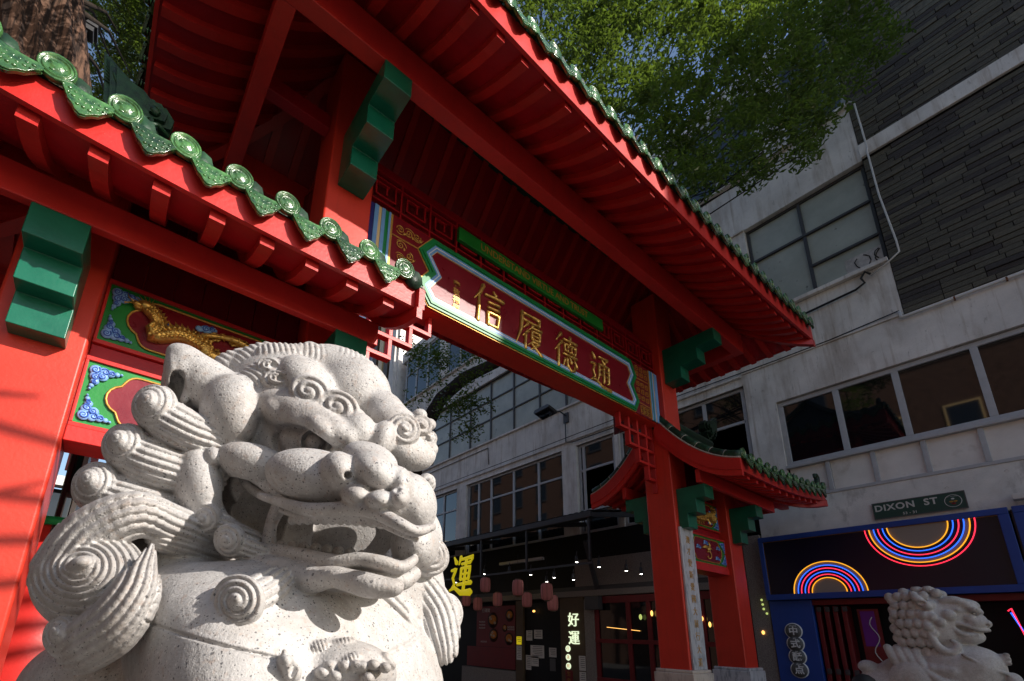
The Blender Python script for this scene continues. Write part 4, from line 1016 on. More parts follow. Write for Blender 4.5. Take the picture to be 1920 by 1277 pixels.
def phoenix(parent, cx, zc, h, y, flip=1):
    b = MB()
    b.ball((cx, y - .012, zc + h * .05), (h * .13, .022, h * .10)); b.tube([(cx - flip * h * .04, y - .014, zc + h * .1), (cx - flip * h * .1, y - .016, zc + h * .24), (cx - flip * h * .02, y - .018, zc + h * .34)], [h * .05, h * .04, h * .035], 7)
    b.ball((cx + flip * h * .02, y - .02, zc + h * .34), (h * .05, .016, h * .04)); b.tube([(cx + flip * h * .05, y - .02, zc + h * .34), (cx + flip * h * .12, y - .02, zc + h * .31)], [h * .018, .001], 5)
    for sg, n in ((1, 9), (-1, 9)):        # spread wings
        for k in range(n):
            a = .10 + k * .10; Lg = h * (.62 - .035 * k) * (1 if sg == flip else .72)
            b.tube([(cx + sg * h * .06, y - .012, zc + h * .08), (cx + sg * Lg * math.cos(a) * .5, y - .018, zc + h * .05 + Lg * math.sin(a) * .45), (cx + sg * Lg * math.cos(a), y - .010, zc + h * .02 + Lg * math.sin(a) * .62)], [h * .03, h * .026, h * .006], 5)
    for k in range(16):                    # ring of tail feathers
        a = -2.6 + k * .32; p = Vector((cx + flip * h * .02 + math.cos(a) * h * .20, y - .010, zc - h * .22 + math.sin(a) * h * .17))
        b.ball(p, (h * .035, .014, h * .035), 8, 5)
        if k: b.tube([pp, p], h * .022, 5)
        pp = p
    b.build('phoenix_carving', 'gold_leaf', parent)
def wing_panel(x0, x1, z0, z1, y, kind, flip, seed):
    f = MB().box(x0, x1, y, y + .05, z0, z1).build('carved_panel', 'panel_green', gate)
    fr = MB()
    for a in ((x0, x1, z0 - .03, z0), (x0, x1, z1, z1 + .03), (x0 - .0, x0 + .018, z0, z1), (x1 - .018, x1, z0, z1)): fr.box(a[0], a[1], y - .018, y + .052, a[2], a[3])
    fr.build('panel_frame', 'red_paint', f, .003)
    mx, mz = .15, .035
    P = cartouche(x0 + mx, x1 - mx, z0 + mz, z1 - mz)
    MB().prism(P, 'y', y - .010, y - .001).build('cartouche', 'crimson_panel', f, fix=True)
    MB().tube([(a, y - .012, b) for a, b in P + [P[0]]], .0075, 6, cap=False).build('cartouche_edge', 'gold_line', f)
    for fx, fz, cx, cz in ((1, 1, x0 + .035, z1 - .03), (-1, 1, x1 - .035, z1 - .03), (1, -1, x0 + .035, z0 + .03), (-1, -1, x1 - .035, z0 + .03)):
        cloud(f, cx, y - .012, cz, .95, fx, fz)
    w = x1 - x0; h = z1 - z0; cz = (z0 + z1) / 2
    for dx, dz, s in ((-.24, .06, .9), (-.03, .27, 1.0), (.26, -.24, .9), (.30, .16, .8)): cloud(f, (x0 + x1) / 2 + dx * w * .95, y - .02, cz + dz * h, s, flip, 1, True)
    if kind == 'dragon': dragon(f, x0 + mx + .05, x1 - mx - .02, cz, h * .86, y - .016, flip, seed)
    else: phoenix(f, (x0 + x1) / 2 + .02, cz, h * .8, y - .014, flip)
for x0, x1, fl in ((-.305, 1.028, 1), (7.262, 8.553, -1)):
    wing_panel(x0 + .001, x1 - .001, 3.555, 4.005, 3.79, 'dragon', fl, 4 if fl > 0 else 6)
    wing_panel(x0 + .001, x1 - .001, 2.925, 3.365, 3.735, 'phoenix', fl, 2)
    MB().box(x0, x1, 3.80, 3.94, 3.40, 3.522).build('rail', 'red_board_shade', gate, .006)
    MB().box(x0, x1, 3.70, 4.0, 2.79, 2.892).build('rail', 'red_paint', gate, .006)
    n = 7
    for i in range(n):                      # vertical boards above the upper panel
        a = x0 + (x1 - x0) * i / n; b = x0 + (x1 - x0) * (i + 1) / n
        MB().box(a + .004, b - .004, 3.84 + .010 * (i % 2), 3.88, 4.04, 5.0).build('wall_board', 'red_inner_shade', gate, .004)
    MB().box(x0, x1, 3.79, 3.95, 4.96, 5.10).build('rail', 'red_board_shade', gate, .006)
# ------------------------------------------------------------------ the restaurant left of the blue shop, under its dark canopy
rf = thing('restaurant_front', 'dark restaurant front with red window frames and pebble dash piers under the canopy', 'shop front', (XF, 8, 0))
def rb(name, m, y0, y1, z0, z1, x0=XF - .06, x1=XF + .2, bev=.006): return MB().box(x0, x1, y0, y1, z0, z1).build(name, m, rf, bev)
rb('pier', 'pebble_dash', 8.40, 8.73, 0, 2.74); rb('pier', 'pebble_dash', 4.05, 4.40, 0, 3.9)
rb('band', 'pebble_dash', 4.42, 20, 2.82, 2.98, XF - .10); rb('band', 'pebble_dash', 4.42, 9.0, 3.10, 3.85); rb('dark_band', 'steel_dark', 4.42, 20, 2.98, 3.10)
rb('dado', 'pebble_dash', 11.46, 14.2, 0, .66); rb('column', 'shop_brown', 8.735, 9.60, 0, 2.81); rb('column', 'shop_brown', 11.13, 11.455, 0, 2.81)
rb('upper_dark', 'shop_dark', 9.0, 20, 3.10, 4.61, XF + .02); rb('upper_dark', 'shop_dark', 4.42, 9.0, 3.851, 4.61, XF + .02); rb('interior', 'shop_dark', 4.4, 20, 0, 2.82, XF + .21, XF + .4, 0)
for y0, y1, z0, z1 in ((4.40, 8.40, 2.62, 2.80), (4.40, 8.40, 1.60, 1.70), (4.40, 8.40, .62, .74)): rb('window_rail', 'shop_red', y0, y1, z0, z1, XF - .05, XF + .06)
for y in (4.45, 5.4, 6.35, 6.72, 7.3, 8.28): rb('window_stile', 'shop_red', y, y + .11, .742, 2.618, XF - .045, XF + .055)
rb('sill_wall', 'shop_red', 4.40, 8.40, 0, .618)
for a, b in ((4.56, 5.4), (5.51, 6.35), (6.46, 6.72), (6.83, 7.3), (7.41, 8.28)):
    rb('pane', 'glass_dark', a, b, 1.70, 2.62, XF + .01, XF + .016, 0); rb('pane', 'glass_dark', a, b, .74, 1.60, XF + .01, XF + .016, 0)
rb('door', 'shop_dark', 9.61, 11.12, 0, 2.72, XF + .02, XF + .08)
# posters
ps = thing('menu_poster', 'red poster with pictured dishes in the dark restaurant window', 'poster', (XF - .07, 12.4, 1.6))
MB().box(XF - .075, XF - .062, 11.47, 13.40, 1.35, 2.66).build('sheet', 'shop_red', ps)
mat('food_orange', (.55, .20, .03), .7, .2, var=.5, vscale=9); mat('food_dark', (.06, .025, .02), .7, .2, var=.6, vscale=9); mat('food_pale', (.5, .4, .3), .7, .2, var=.5, vscale=12)
rr = random.Random(2)
for y, z, r in ((12.55, 2.2, .26), (11.72, 2.35, .2), (12.5, 1.72, .22), (11.75, 1.62, .2), (11.95, 1.95, .12)):
    MB().lathe([(0, -.004), (r, -.004), (r, 0), (0, 0)], 'x', (XF - .077, y, z), 20).build('plate_picture', 'food_dark', ps, fix=True)
    MB().ball((XF - .082, y, z + .02), (.004, r * .72, r * .6), 12, 6).build('dish_picture', 'food_orange', ps)
    for k in range(3): MB().ball((XF - .087, y + rr.uniform(-.5, .5) * r, z + rr.uniform(-.4, .4) * r), (.003, r * .25, r * .18), 8, 4).build('dish_picture', 'food_pale', ps)
for y, z in ((13.1, 2.15), (13.1, 2.05), (13.1, 1.95), (11.66, 1.98), (11.66, 1.91), (13.0, 1.5)): text_on('lettering', 'NOODLES', 'sign_text', ps, (XF - .080, y, z), .07, (0, -1, 0), depth=.0005)
text_on('lettering', '行運館', 'sign_text', ps, (XF - .080, 12.9, 2.52), .14, (0, -1, 0), depth=.0005)
p2 = MB().box(XF - .072, XF - .062, 11.47, 13.9, .70, 1.34).build('red_window_panel', 'shop_red', rf)
for y, z, w, h, lab in ((10.93, 1.74, .26, .30, 'white notice with small print beside the door, upper left one'), (10.55, 1.78, .34, .26, 'pale blue notice high on the dark door'), (10.6, 1.28, .56, .36, 'wide white menu sheet on the dark door'), (10.97, .95, .22, .42, 'tall white notice low on the door edge'), (10.70, 1.0, .30, .28, 'notice with a yellow picture below the wide menu'), (9.98, 1.28, .28, .26, 'grey notice on the right door leaf'), (9.99, .94, .22, .34, 'dark framed notice low on the right door leaf'), (11.30, 1.22, .22, .42, 'white price list on the brown column'), (8.85, 1.05, .22, .38, 'white notice on the pillar under the glowing sign'), (8.85, .65, .22, .36, 'lowest white notice on the brown pillar'), (11.30, 1.58, .22, .24, 'yellow notice on the brown column')):
    nt = thing('notice', lab, 'notice', (XF - .08, y, z), 'paper notices at the restaurant door')
    x = XF - .068 if not (9.61 < y < 11.12) else XF + .012
    MB().box(x, x + .006, y - w / 2, y + w / 2, z - h / 2, z + h / 2).build('sheet', 'sign_yellow' if 'yellow notice' in lab else ('sign_grey' if 'dark' in lab and 'framed' in lab else 'paper'), nt)
    for k in range(int(h / .05) - 1): MB().box(x - .001, x, y - w * .38, y + w * rr.uniform(.1, .38), z + h / 2 - .05 - k * .05, z + h / 2 - .035 - k * .05).build('print_line', 'sign_grey', nt)
# glowing vertical sign
hs = thing('glowing_sign', 'glowing vertical sign 好運 with three round characters on the brown pillar', 'sign', (XF - .1, 9.1, 1.6))
for ch, z in (('好', 2.17), ('運', 1.68)): text_on('character', ch, 'sign_glow', hs, (XF - .075, 9.10, z), .40, (0, -1, 0), depth=.012, fat=.003)
for ch, z in zip('行運館', (1.41, 1.18, .95)):
    MB().lathe([(0, -.012), (.085, -.012), (.085, 0), (0, 0)], 'x', (XF - .066, 9.33, z), 20).build('disc', 'sign_glow', hs, fix=True); text_on('character', ch, 'sign_orange', hs, (XF - .081, 9.33, z), .11, (0, -1, 0), depth=.001)
rs2 = thing('red_couplet', 'narrow red paper strip with gold characters under the glowing sign', 'paper strip', (XF - .07, 9.3, .6))
MB().box(XF - .07, XF - .062, 9.20, 9.45, .45, .84).build('sheet', 'shop_red', rs2)
for k, ch in enumerate('生意'): text_on('character', ch, 'gold_dark', rs2, (XF - .072, 9.33, .74 - k * .18), .14, (0, -1, 0), depth=.001)
# canopy
cp = thing('canopy', 'black corrugated canopy on thin hangers above the restaurant', 'canopy', (9.9, 10, 4.5))
b = MB(); rows = []
for k in range(0, 146):
    y = 6.85 + k * .09; z = .02 * (k % 2); rows.append([(9.0, y, 4.62 + z), (XF - .02, y, 4.98 + z)])
b.grid(rows, False); b.build('corrugated_sheet', 'steel_dark', cp)
MB().box(8.97, 9.05, 6.85, 19.9, 4.46, 4.60).build('edge_beam', 'steel_dark', cp, .006)
for y in (6.9, 8.5, 10.4, 12.3, 14.2, 16.1, 18): MB().bar((9.06, y, 4.52), (XF - .1, y, 4.84), .07, .12).build('rafter', 'steel_dark', cp)
for x in (9.6, 10.3): MB().box(x, x + .06, 6.85, 19.9, 4.60 + (x - 9) * .18, 4.66 + (x - 9) * .18).build('batten', 'steel_dark', cp)
for y, z in ((6.93, 3.45), (9.0, 3.4), (10.9, 3.4), (12.9, 3.3), (14.9, 3.3)): MB().box(9.0, 9.05, y, y + .05, z, 4.46).build('hanger', 'steel_dark', cp)
MB().box(9.02, 9.06, 6.9, 19.9, 3.36, 3.41).build('lamp_rail', 'steel_dark', cp); MB().box(9.9, 10.0, 9.3, 11.1, 3.80, 3.88).build('lamp_trough', 'window_frame', cp)
MB().bar((10.2, 8.0, 4.2), (XF - .05, 8.25, 3.0), .10, .10).build('prop', 'steel_dark', cp); MB().box(XF - .25, XF - .05, 8.1, 8.55, 2.45, 2.80).build('prop_foot', 'steel_dark', cp, .01)
# yellow character hanging under the canopy
yn = thing('hanging_character', 'large yellow brush character 運 hanging under the canopy', 'sign', (9.0, 11.85, 3.5))
brush('運', (9.0, 11.85, 3.50), 1.10, 1.20, (0, -1, 0), lean=.16, fat=1.25).build('character', 'sign_yellow', yn, fix=True)
MB().tube([(9.03, 11.7, 3.95), (9.03, 11.68, 4.46)], .01, 6).build('wire', 'steel_dark', yn)
for k, ch in enumerate('行運館'):
    d = thing('round_sign', ('top', 'middle', 'bottom')[k] + ' orange disc with one character beside the yellow sign', 'sign', (9.0, 13.2, 3.9 - k * .5), 'orange character discs')
    MB().lathe([(0, -.015), (.20, -.015), (.20, .01), (0, .01)], 'x', (9.0, 13.25, 3.83 - k * .47), 24).build('disc', 'sign_orange', d, fix=True); text_on('character', ch, 'shop_red', d, (8.982, 13.25, 3.83 - k * .47), .26, (0, -1, 0), depth=.002, fat=.004)
# lanterns
def lantern():
    r = thing('paper_lantern', '', 'lantern', (0, 0, 0), 'pink lanterns under the canopy', local=True)
    prof = [(.07, .21), (.12, .195), (.145, .13), (.15, 0), (.145, -.13), (.12, -.195), (.07, -.21)]
    MB().lathe(prof, 'z', seg=16).build('paper_shade', 'lantern_paper', r)
    for k in range(8):
        a = k * math.pi / 4; MB().tube([((q + .003) * math.cos(a), (q + .003) * math.sin(a), h_) for q, h_ in prof], .005, 4).build('rib', 'shop_brown', r)
    MB().lathe([(0, .235), (.075, .235), (.075, .205), (0, .205)], 'z', seg=14).build('cap', 'shop_brown', r); MB().lathe([(0, -.235), (.07, -.235), (.07, -.205), (0, -.205)], 'z', seg=14).build('cap', 'shop_brown', r)
    MB().tube([(0, 0, .235), (0, 0, .9)], .006, 5).build('cord', 'cable_black', r)
    return r
L0 = None
for x, y, z, lab in ((9.1, 10.80, 3.12, 'brightest pink lantern, nearest the yellow character'), (9.1, 9.44, 2.96, 'pink lantern hanging midway along the front row'), (9.1, 8.40, 2.80, 'dark pink lantern at the right end of the front row'), (10.2, 11.5, 2.80, 'dim lantern behind the brightest one'), (10.2, 10.2, 2.74, 'dim lantern behind the midway one'), (10.2, 9.2, 2.62, 'dim lantern low behind the right end of the row'), (10.2, 13.1, 2.85, 'dim lantern below the yellow character'), (10.3, 12.6, 2.7, 'dim lantern lowest below the yellow character')):
    if L0 is None: L0 = lantern(); L0.location = (x, y, z); L0['label'] = lab
    else: copy_thing(L0, (x, y, z), lab)
# spotlights on the rail
def spot():
    r = thing('spotlight', '', 'spotlight', (0, 0, 0), 'spotlights under the canopy', local=True)
    MB().lathe([(0, .10), (.035, .10), (.04, .02), (.06, -.06), (.055, -.06), (.02, -.02)], 'z', seg=12).build('shade', 'steel_dark', r)
    MB().ball((0, 0, -.045), (.040, .040, .02), 10, 6).build('bulb', 'lamp_glow', r); MB().tube([(0, 0, .1), (.02, 0, .22)], .012, 6).build('stem', 'steel_dark', r)
    return r
S0 = None
for px, py, x, lab in ((908, 1073, 9.3, 'tiny lit spotlight over the brightest lantern'), (955, 1069, 9.3, 'lit spotlight left of the starry one'), (995, 1074, 9.3, 'bright spotlight shining between the lanterns'), (1039, 1079, 9.6, 'spotlight right of the starry one by the rail'), (1075, 1083, 9.6, 'lit spotlight near the slanting prop'), (1081, 1050, 9.4, 'spotlight high above the slanting prop'), (1123, 1059, 9.5, 'brightest spotlight right of the prop'), (1174, 1066, 10.2, 'spotlight against the pebble dash wall, left one'), (1202, 1072, 10.2, 'spotlight against the pebble dash wall beside the red column'), (1025, 1087, 9.6, 'small low spotlight near the right lantern'), (855, 1089, 9.6, 'small light glinting behind the yellow character')):
    p = on('x', x, px, py)
    if S0 is None: S0 = spot(); S0.location = p; S0['label'] = lab
    else: copy_thing(S0, p, lab)
for px, py, nm, lab, mm, sx, sz in ((1201, 1157, 'green_sign', 'small lime lit sign seen in the restaurant window', 'neon_lime', .045, .07), (1222, 1150, 'wall_lamp', 'small amber lamp glowing beside the red column', 'warm_glow', .035, .07), (1001, 1146, 'door_lamp', 'faint warm lamp inside the dark doorway', 'warm_glow', .06, .035), (1315, 1160, 'amber_lamp', 'amber lamp seen between the red columns', 'warm_glow', .05, .06), (1331, 1171, 'orange_lamp', 'orange lamp low between the red columns', 'warm_glow', .03, .06), (1431, 1186, 'orange_lamp', 'tiny orange lamp right of the outer red column', 'warm_glow', .03, .04)):
    p = on('x', XF - .08, px, py); o = MB().ball((0, 0, 0), (.015, sx, sz), 10, 6).build(nm, mm); o.location = p; tag(o, lab, 'sign' if 'sign' in nm else 'lamp')
ds = thing('shelf_lamp', 'thin lit strip behind the restaurant window glass', 'lamp', on('x', XF - .03, 1170, 1178))
o = MB().bar(on('x', XF - .02, 1138, 1176), on('x', XF - .02, 1200, 1183), .012, .012).build('strip', 'warm_glow', ds)
for k in range(4):
    p = on('x', XF - .12, 1428 + 2 * k + (4 if k == 3 else 0), 1125 + 8.5 * k); o = MB().ball((0, 0, 0), .024, 8, 6).build('fairy_light', 'neon_lime'); o.location = p
    tag(o, ('topmost', 'second', 'third', 'lowest')[k] + ' round fairy light right of the outer red column', 'fairy light', 'string of fairy lights')
# ------------------------------------------------------------------ the rest of the street
def simple_building(name, label, x0, x1, y0, y1, h, wallm, face, rows, cols, ws, group=None, pane='glass_dark'):
    t = thing(name, label, 'building', ((x0 + x1) / 2, (y0 + y1) / 2, 0), group)
    MB().box(x0, x1, y0, y1, 0, h).build('wall', wallm, t)
    MB().box(x0 - .15, x1 + .15, y0 - .15, y1 + .15, h + .002, h + .35).build('cornice', 'render_white', t)
    fx = x1 if face == 'x+' else x0
    for r in range(rows):
        for c in range(cols):
            z = 4.2 + r * (h - 5.2) / rows; zt = z + ws[1]
            if face in ('x+', 'x-'):
                w = (y1 - y0) / cols; yc = y0 + w * (c + .5); s = 1 if face == 'x+' else -1
                f = MB().box(fx + s * .002, fx + s * .10, yc - ws[0] / 2, yc + ws[0] / 2, z - .14, z).box(fx + s * .002, fx + s * .05, yc - ws[0] / 2, yc - ws[0] / 2 + .08, z, zt).box(fx + s * .002, fx + s * .05, yc + ws[0] / 2 - .08, yc + ws[0] / 2, z, zt).box(fx + s * .002, fx + s * .05, yc - ws[0] / 2, yc + ws[0] / 2, zt, zt + .10).build('window', 'trim_cream' if wallm == 'old_brick' and rows == 3 else ('steel_dark' if wallm == 'old_brick' else 'window_frame'), t)
                MB().box(fx + s * .003, fx + s * .02, yc - ws[0] / 2 + .08, yc + ws[0] / 2 - .08, z, zt).build('pane', pane, f)
            else:
                w = (x1 - x0) / cols; xc = x0 + w * (c + .5)
                f = MB().box(xc - ws[0] / 2, xc + ws[0] / 2, y0 - .10, y0 - .002, z - .14, z).box(xc - ws[0] / 2, xc + ws[0] / 2, y0 - .06, y0 - .002, zt, zt + .1).build('window', 'window_frame', t)
                MB().box(xc - ws[0] / 2, xc + ws[0] / 2, y0 - .03, y0 - .003, z, zt).build('pane', pane, f)
    return t
simple_building('brick_building', 'brown brick building across the street with cream framed windows', -20, -9.0, 6.1, 40, 21, 'old_brick', 'x+', 5, 11, (1.3, 1.9))
simple_building('brick_building', 'lower brown brick building across the street nearer the viewer', -20, -9.0, -16, 6.0, 15.5, 'old_brick', 'x+', 3, 8, (1.3, 1.9))
simple_building('corner_building', 'old pale building standing beyond the white one', XF - .1, 24, 20.6, 34, 21, 'spandrel_panel', 'x-', 5, 5, (1.5, 2.3))
simple_building('tall_building', 'grey office block closing the far end of the street', -14, 10, 66, 76, 15, 'window_frame', 'y-', 4, 8, (2.0, 1.9))
# pilasters on the near end of the pale building
pl = bpy.data.objects['corner_building']
for k, (y, c) in enumerate(((20.75, 'render_white'), (21.5, 'shop_brown'), (22.2, 'trim_cream'), (23.0, 'shop_brown'))): MB().box(XF - .28, XF - .102, y, y + .5, 3, 20.9).build('pilaster', c, pl)
# far things glimpsed between the gate column and the lion
fs = thing('distant_sign', 'small red shop sign with white characters glimpsed beyond the outer column', 'sign', on('y', 16, 155, 862))
p = on('y', 16, 156, 862); MB().box(p.x - .32, p.x + .32, 16, 16.08, p.z - .36, p.z + .36).build('plate', 'shop_red', fs)
for k, ch in enumerate('港中'): text_on('character', ch, 'sign_white', fs, (p.x, 15.99, p.z + .17 - k * .33), .28, depth=.002)
dp = MB().tube([on('y', 22, 171, 838), on('y', 22, 178, 960)], .16, 8).build('dark_pole', 'cable_black'); tag(dp, 'dark pole glimpsed between the outer column and the mane', 'pole')
dw = thing('shop_awning', 'pale shop awning and window front glimpsed under the panels', 'awning', on('y', 30, 160, 930)); q = on('y', 30, 160, 925)
MB().box(q.x - 4, q.x + 4, 30, 31, 0, q.z).build('front', 'glass_dark', dw); MB().prism([(29.0, q.z), (30, q.z + .7), (30, q.z + .05)], 'x', q.x - 4, q.x + 4).build('awning', 'spandrel_panel', dw)
gp = on('y', 4.6, 140, 900)
gpn = thing('glass_screen', 'upright glass screen edge standing behind the outer column', 'screen', (gp.x, 4.6, 0)); MB().box(gp.x - .06, gp.x + .02, 4.6, 5.3, 0, on('y', 4.6, 140, 835).z).build('glass', 'glass_dark', gpn, .01); MB().box(gp.x + .021, gp.x + .05, 4.6, 5.3, 0, on('y', 4.6, 140, 835).z).build('edge', 'window_frame', gpn)
rd = on('y', 4.9, 120, 990); dm = thing('red_drum', 'round red drum with a green rim behind the outer column', 'drum', (rd.x, 4.9, 0))
MB().lathe([(0, 0), (.34, 0), (.40, rd.z * .5), (.34, rd.z), (0, rd.z)], 'z', (rd.x, 4.95, 0), 22).build('barrel', 'red_paint', dm); MB().lathe([(.33, rd.z - .03), (.37, rd.z - .03), (.37, rd.z + .03), (.33, rd.z + .03)], 'z', (rd.x, 4.95, 0), 22).build('rim', 'trim_green', dm)
# ------------------------------------------------------------------ trees
def leaves(mb_v, mb_f, c, n, rad, size, rr, droop=.3):
    for _ in range(n):
        while True:
            p = Vector((rr.uniform(-1, 1), rr.uniform(-1, 1), rr.uniform(-1, 1)))
            if p.length < 1: break
        p = p * (p.length ** -.35 if p.length > 0 else 1)
        q = c + Vector((p.x * rad[0], p.y * rad[1], p.z * rad[2]))
        a = rr.uniform(0, 6.283); L = size * rr.uniform(.7, 1.35); w = L * rr.uniform(.34, .46)
        d = Vector((math.cos(a), math.sin(a), rr.uniform(-droop - .5, .35))).normalized(); s = d.cross(Vector((rr.uniform(-.6, .6), rr.uniform(-.6, .6), 1))).normalized(); u = s.cross(d)
        o = len(mb_v); mb_v += [q - d * L * .5, q + s * w * .5 - u * w * .12, q + d * L * .5, q - s * w * .5 - u * w * .12]; mb_f += [(o, o + 1, o + 2), (o, o + 2, o + 3)]
def crown(name, parent, clusters, n, size, seed, tw=.20):
    """leaves gathered on twigs, the twigs gathered in clusters"""
    rr = random.Random(seed); v = []; f = []
    for c, rad in clusters:
        tot = int(n * rad[0] * rad[2]); k = max(2, int(tot / 34))
        for _ in range(k):
            p = Vector((rr.gauss(0, .5), rr.gauss(0, .5), rr.gauss(0, .5))); q = Vector(c) + Vector((p.x * rad[0], p.y * rad[1], p.z * rad[2])); t = tw * rr.uniform(.6, 1.4)
            leaves(v, f, q, int(34 * rr.uniform(.6, 1.4)), (t, t, t * .7), size, rr)
    me = bpy.data.meshes.new(name); me.from_pydata([tuple(p) for p in v], [], f); me.update()
    return link(name, me, 'leaf', parent)
tr = thing('street_tree', 'spreading dark green fig tree behind the gate, its crown over the roof', 'tree', (on('y', 9.0, 770, 900).x, 9.0, 0))
tx = on('y', 9.0, 775, 860); T = [Vector((tx.x, 9.0, 0)), Vector((tx.x, 9.0, 2.2)), tx, on('y', 8.9, 800, 795), on('y', 8.7, 826, 748), on('y', 8.5, 872, 708), on('y', 8.2, 930, 680), on('y', 7.9, 1010, 600), on('y', 7.6, 1120, 420), on('y', 7.4, 1200, 240)]
MB().tube(T, [.30, .26, .22, .19, .16, .15, .14, .13, .11, .06], 10).build('trunk', 'bark_dark', tr)
rr = random.Random(21); cl = []; twigs = []
dens = [  # photo region of the crown: centre, half size in pixels, depth from the eye
 (1000, 20, 60, 60, 9.0), (1080, 50, 80, 70, 9.0), (1160, 70, 80, 90, 8.8), (1240, 60, 90, 90, 8.8), (1330, 60, 90, 80, 8.7), (1430, 50, 90, 80, 8.8), (1530, 40, 80, 70, 8.9), (1620, 40, 60, 60, 9.2),
 (1090, 130, 60, 60, 8.6), (1180, 170, 70, 70, 8.5), (1270, 170, 80, 80, 8.3), (1370, 160, 90, 80, 8.3), (1470, 150, 80, 80, 8.4), (1560, 130, 70, 70, 8.6), (1220, 250, 60, 60, 8.2), (1300, 260, 70, 60, 8.1), (1390, 250, 80, 60, 8.0), (1480, 230, 70, 60, 8.2), (1545, 200, 45, 45, 8.4), (1270, 320, 45, 40, 8.1), (1340, 325, 45, 35, 8.0), (1420, 310, 45, 35, 8.0), (1500, 275, 35, 30, 8.2), (1650, 80, 35, 40, 9.2),
 (1100, -60, 160, 60, 9.2), (1350, -60, 180, 70, 9.2), (1560, -40, 120, 60, 9.3), (980, -40, 60, 60, 9.4)]
for px, py, rx, ry, dp in dens:
    c = at(px, py, dp); k = dp / FPX
    for j in range(7):
        o = at(px + rr.uniform(-.75, .75) * rx, py + rr.uniform(-.7, .7) * ry, dp + rr.uniform(-.8, .8)); r = rr.uniform(.28, .52) * (rx + ry) * .5 * k * 1.15
        o.x = min(o.x, XF - .35 - r); cl.append((o, (r * 1.15, r * 1.15, r * .85))); twigs.append(o)
crown('crown', tr, cl, 2100, .095, 31)
tw = MB()
for o in twigs[::5]:
    s = min(T[5:], key=lambda q: (q - o).length); m_ = s.lerp(o, .5) + Vector((rr.uniform(-.2, .2), rr.uniform(-.2, .2), rr.uniform(-.1, .35)))
    tw.tube([s, m_, o, o + Vector((rr.uniform(-.2, .2), rr.uniform(-.2, .2), -.2))], [.026, .017, .009, .003], 5)
tw.build('branches', 'bark_dark', tr, kind='stuff')
# low sprays of leaves hanging from the limb seen through the gate
sp = []
for px, py, rx, ry, n in ((800, 690, 45, 45, 10), (855, 680, 40, 30, 8), (850, 760, 38, 22, 9), (880, 765, 28, 22, 7), (865, 800, 24, 18, 5), (790, 650, 30, 25, 5), (905, 700, 20, 14, 3), (770, 760, 22, 20, 3)):
    for j in range(n):
        o = at(px + rr.uniform(-1, 1) * rx, py + rr.uniform(-1, 1) * ry, 8.9 + rr.uniform(-.5, .5)); sp.append((o, (.16, .16, .12)))
crown('leaf_sprays', tr, sp, 1500, .07, 33)
# big reddish trunk at the upper left, with the sky and leaves beside it
bt = thing('large_tree', 'massive reddish barked tree trunk rising behind the left roof', 'tree', (on('y', 6.6, 45, 120).x, 6.6, 0))
c0 = on('y', 6.6, 62, 230); c1 = on('y', 6.6, 50, -40); v = []; rows = []
for i in range(15):
    t = i / 14; z = 10.5 * t; cx = c0.x + (c1.x - c0.x) * (z - c0.z) / (c1.z - c0.z) if z > c0.z else c0.x; row = []
    for k in range(161):
        a = 2 * math.pi * k / 160; r = .56 * (1.25 - .35 * t) * (1 + .07 * math.sin(a * 7 + t * 1.5) + .05 * math.sin(a * 13 + 2 - t * 2) + .035 * math.sin(a * 23 + t * 4) + .022 * abs(math.sin(a * 27 + .9 * math.sin(t * 5))) + .014 * math.sin(a * 61 + t * 9)); row.append((cx + r * math.cos(a), 6.6 + r * math.sin(a), z))
    rows.append(row)
MB().grid(rows).build('trunk', 'bark_red', bt)
rr = random.Random(5); cl = []
for px, py, rx, ry, n, dp in ((195, 60, 45, 70, 16, 12.0), (215, 150, 35, 60, 12, 12.0), (180, 10, 60, 30, 10, 12.5), (190, 210, 30, 40, 8, 12.0), (140, 20, 40, 40, 6, 12.5), (60, -60, 160, 50, 14, 9.0), (230, 90, 20, 60, 8, 12)):
    for j in range(n): cl.append((at(px + rr.uniform(-1, 1) * rx, py + rr.uniform(-1, 1) * ry, dp + rr.uniform(-.6, .6)), (.34, .34, .26)))
for j in range(26): cl.append((Vector((c1.x + rr.uniform(-.4, .9), 6.4, rr.uniform(6.5, 10.5))) + SUN_DIR * rr.uniform(2.4, 3.4), (.42, .42, .34)))  # unseen leaf clusters added up-sun to shade the trunk
for q in list(cl[:70]):
    for d_ in (1.6, 2.6): cl.append((q[0] + SUN_DIR * d_, (.5, .5, .4)))  # more clusters added up-sun, hidden by the roof, to darken these leaves
cl = [q for q in cl if not (q[0].z < 8.6 and q[0].y < 5.9)]
crown('crown', bt, cl, 1500, .10, 35)
b = MB(); rt = c1
for o, r in cl[::9]:
    b.tube([Vector((c1.x, 6.6, 9.5)), Vector((c1.x, 6.6, 9.5)).lerp(o, .55) + Vector((0, 0, .5)), o], [.07, .03, .008], 5)
b.build('branches', 'bark_dark', bt, kind='stuff')
gl = thing('lamp_post', 'grey post with a moulded capital between the trunk and the leaves', 'post', (on('y', 8.5, 150, 150).x, 8.5, 0))
c = on('y', 8.5, 152, 58); b0 = on('y', 8.5, 150, 240)
MB().bar((b0.x, 8.5, 0), (c.x, 8.5, c.z), .17, .17).build('shaft', 'steel_dark', gl); MB().box(c.x - .10, c.x + .16, 8.38, 8.62, c.z, c.z + .10).box(c.x - .13, c.x + .20, 8.36, 8.64, c.z + .102, c.z + .16).build('capital', 'steel_dark', gl)
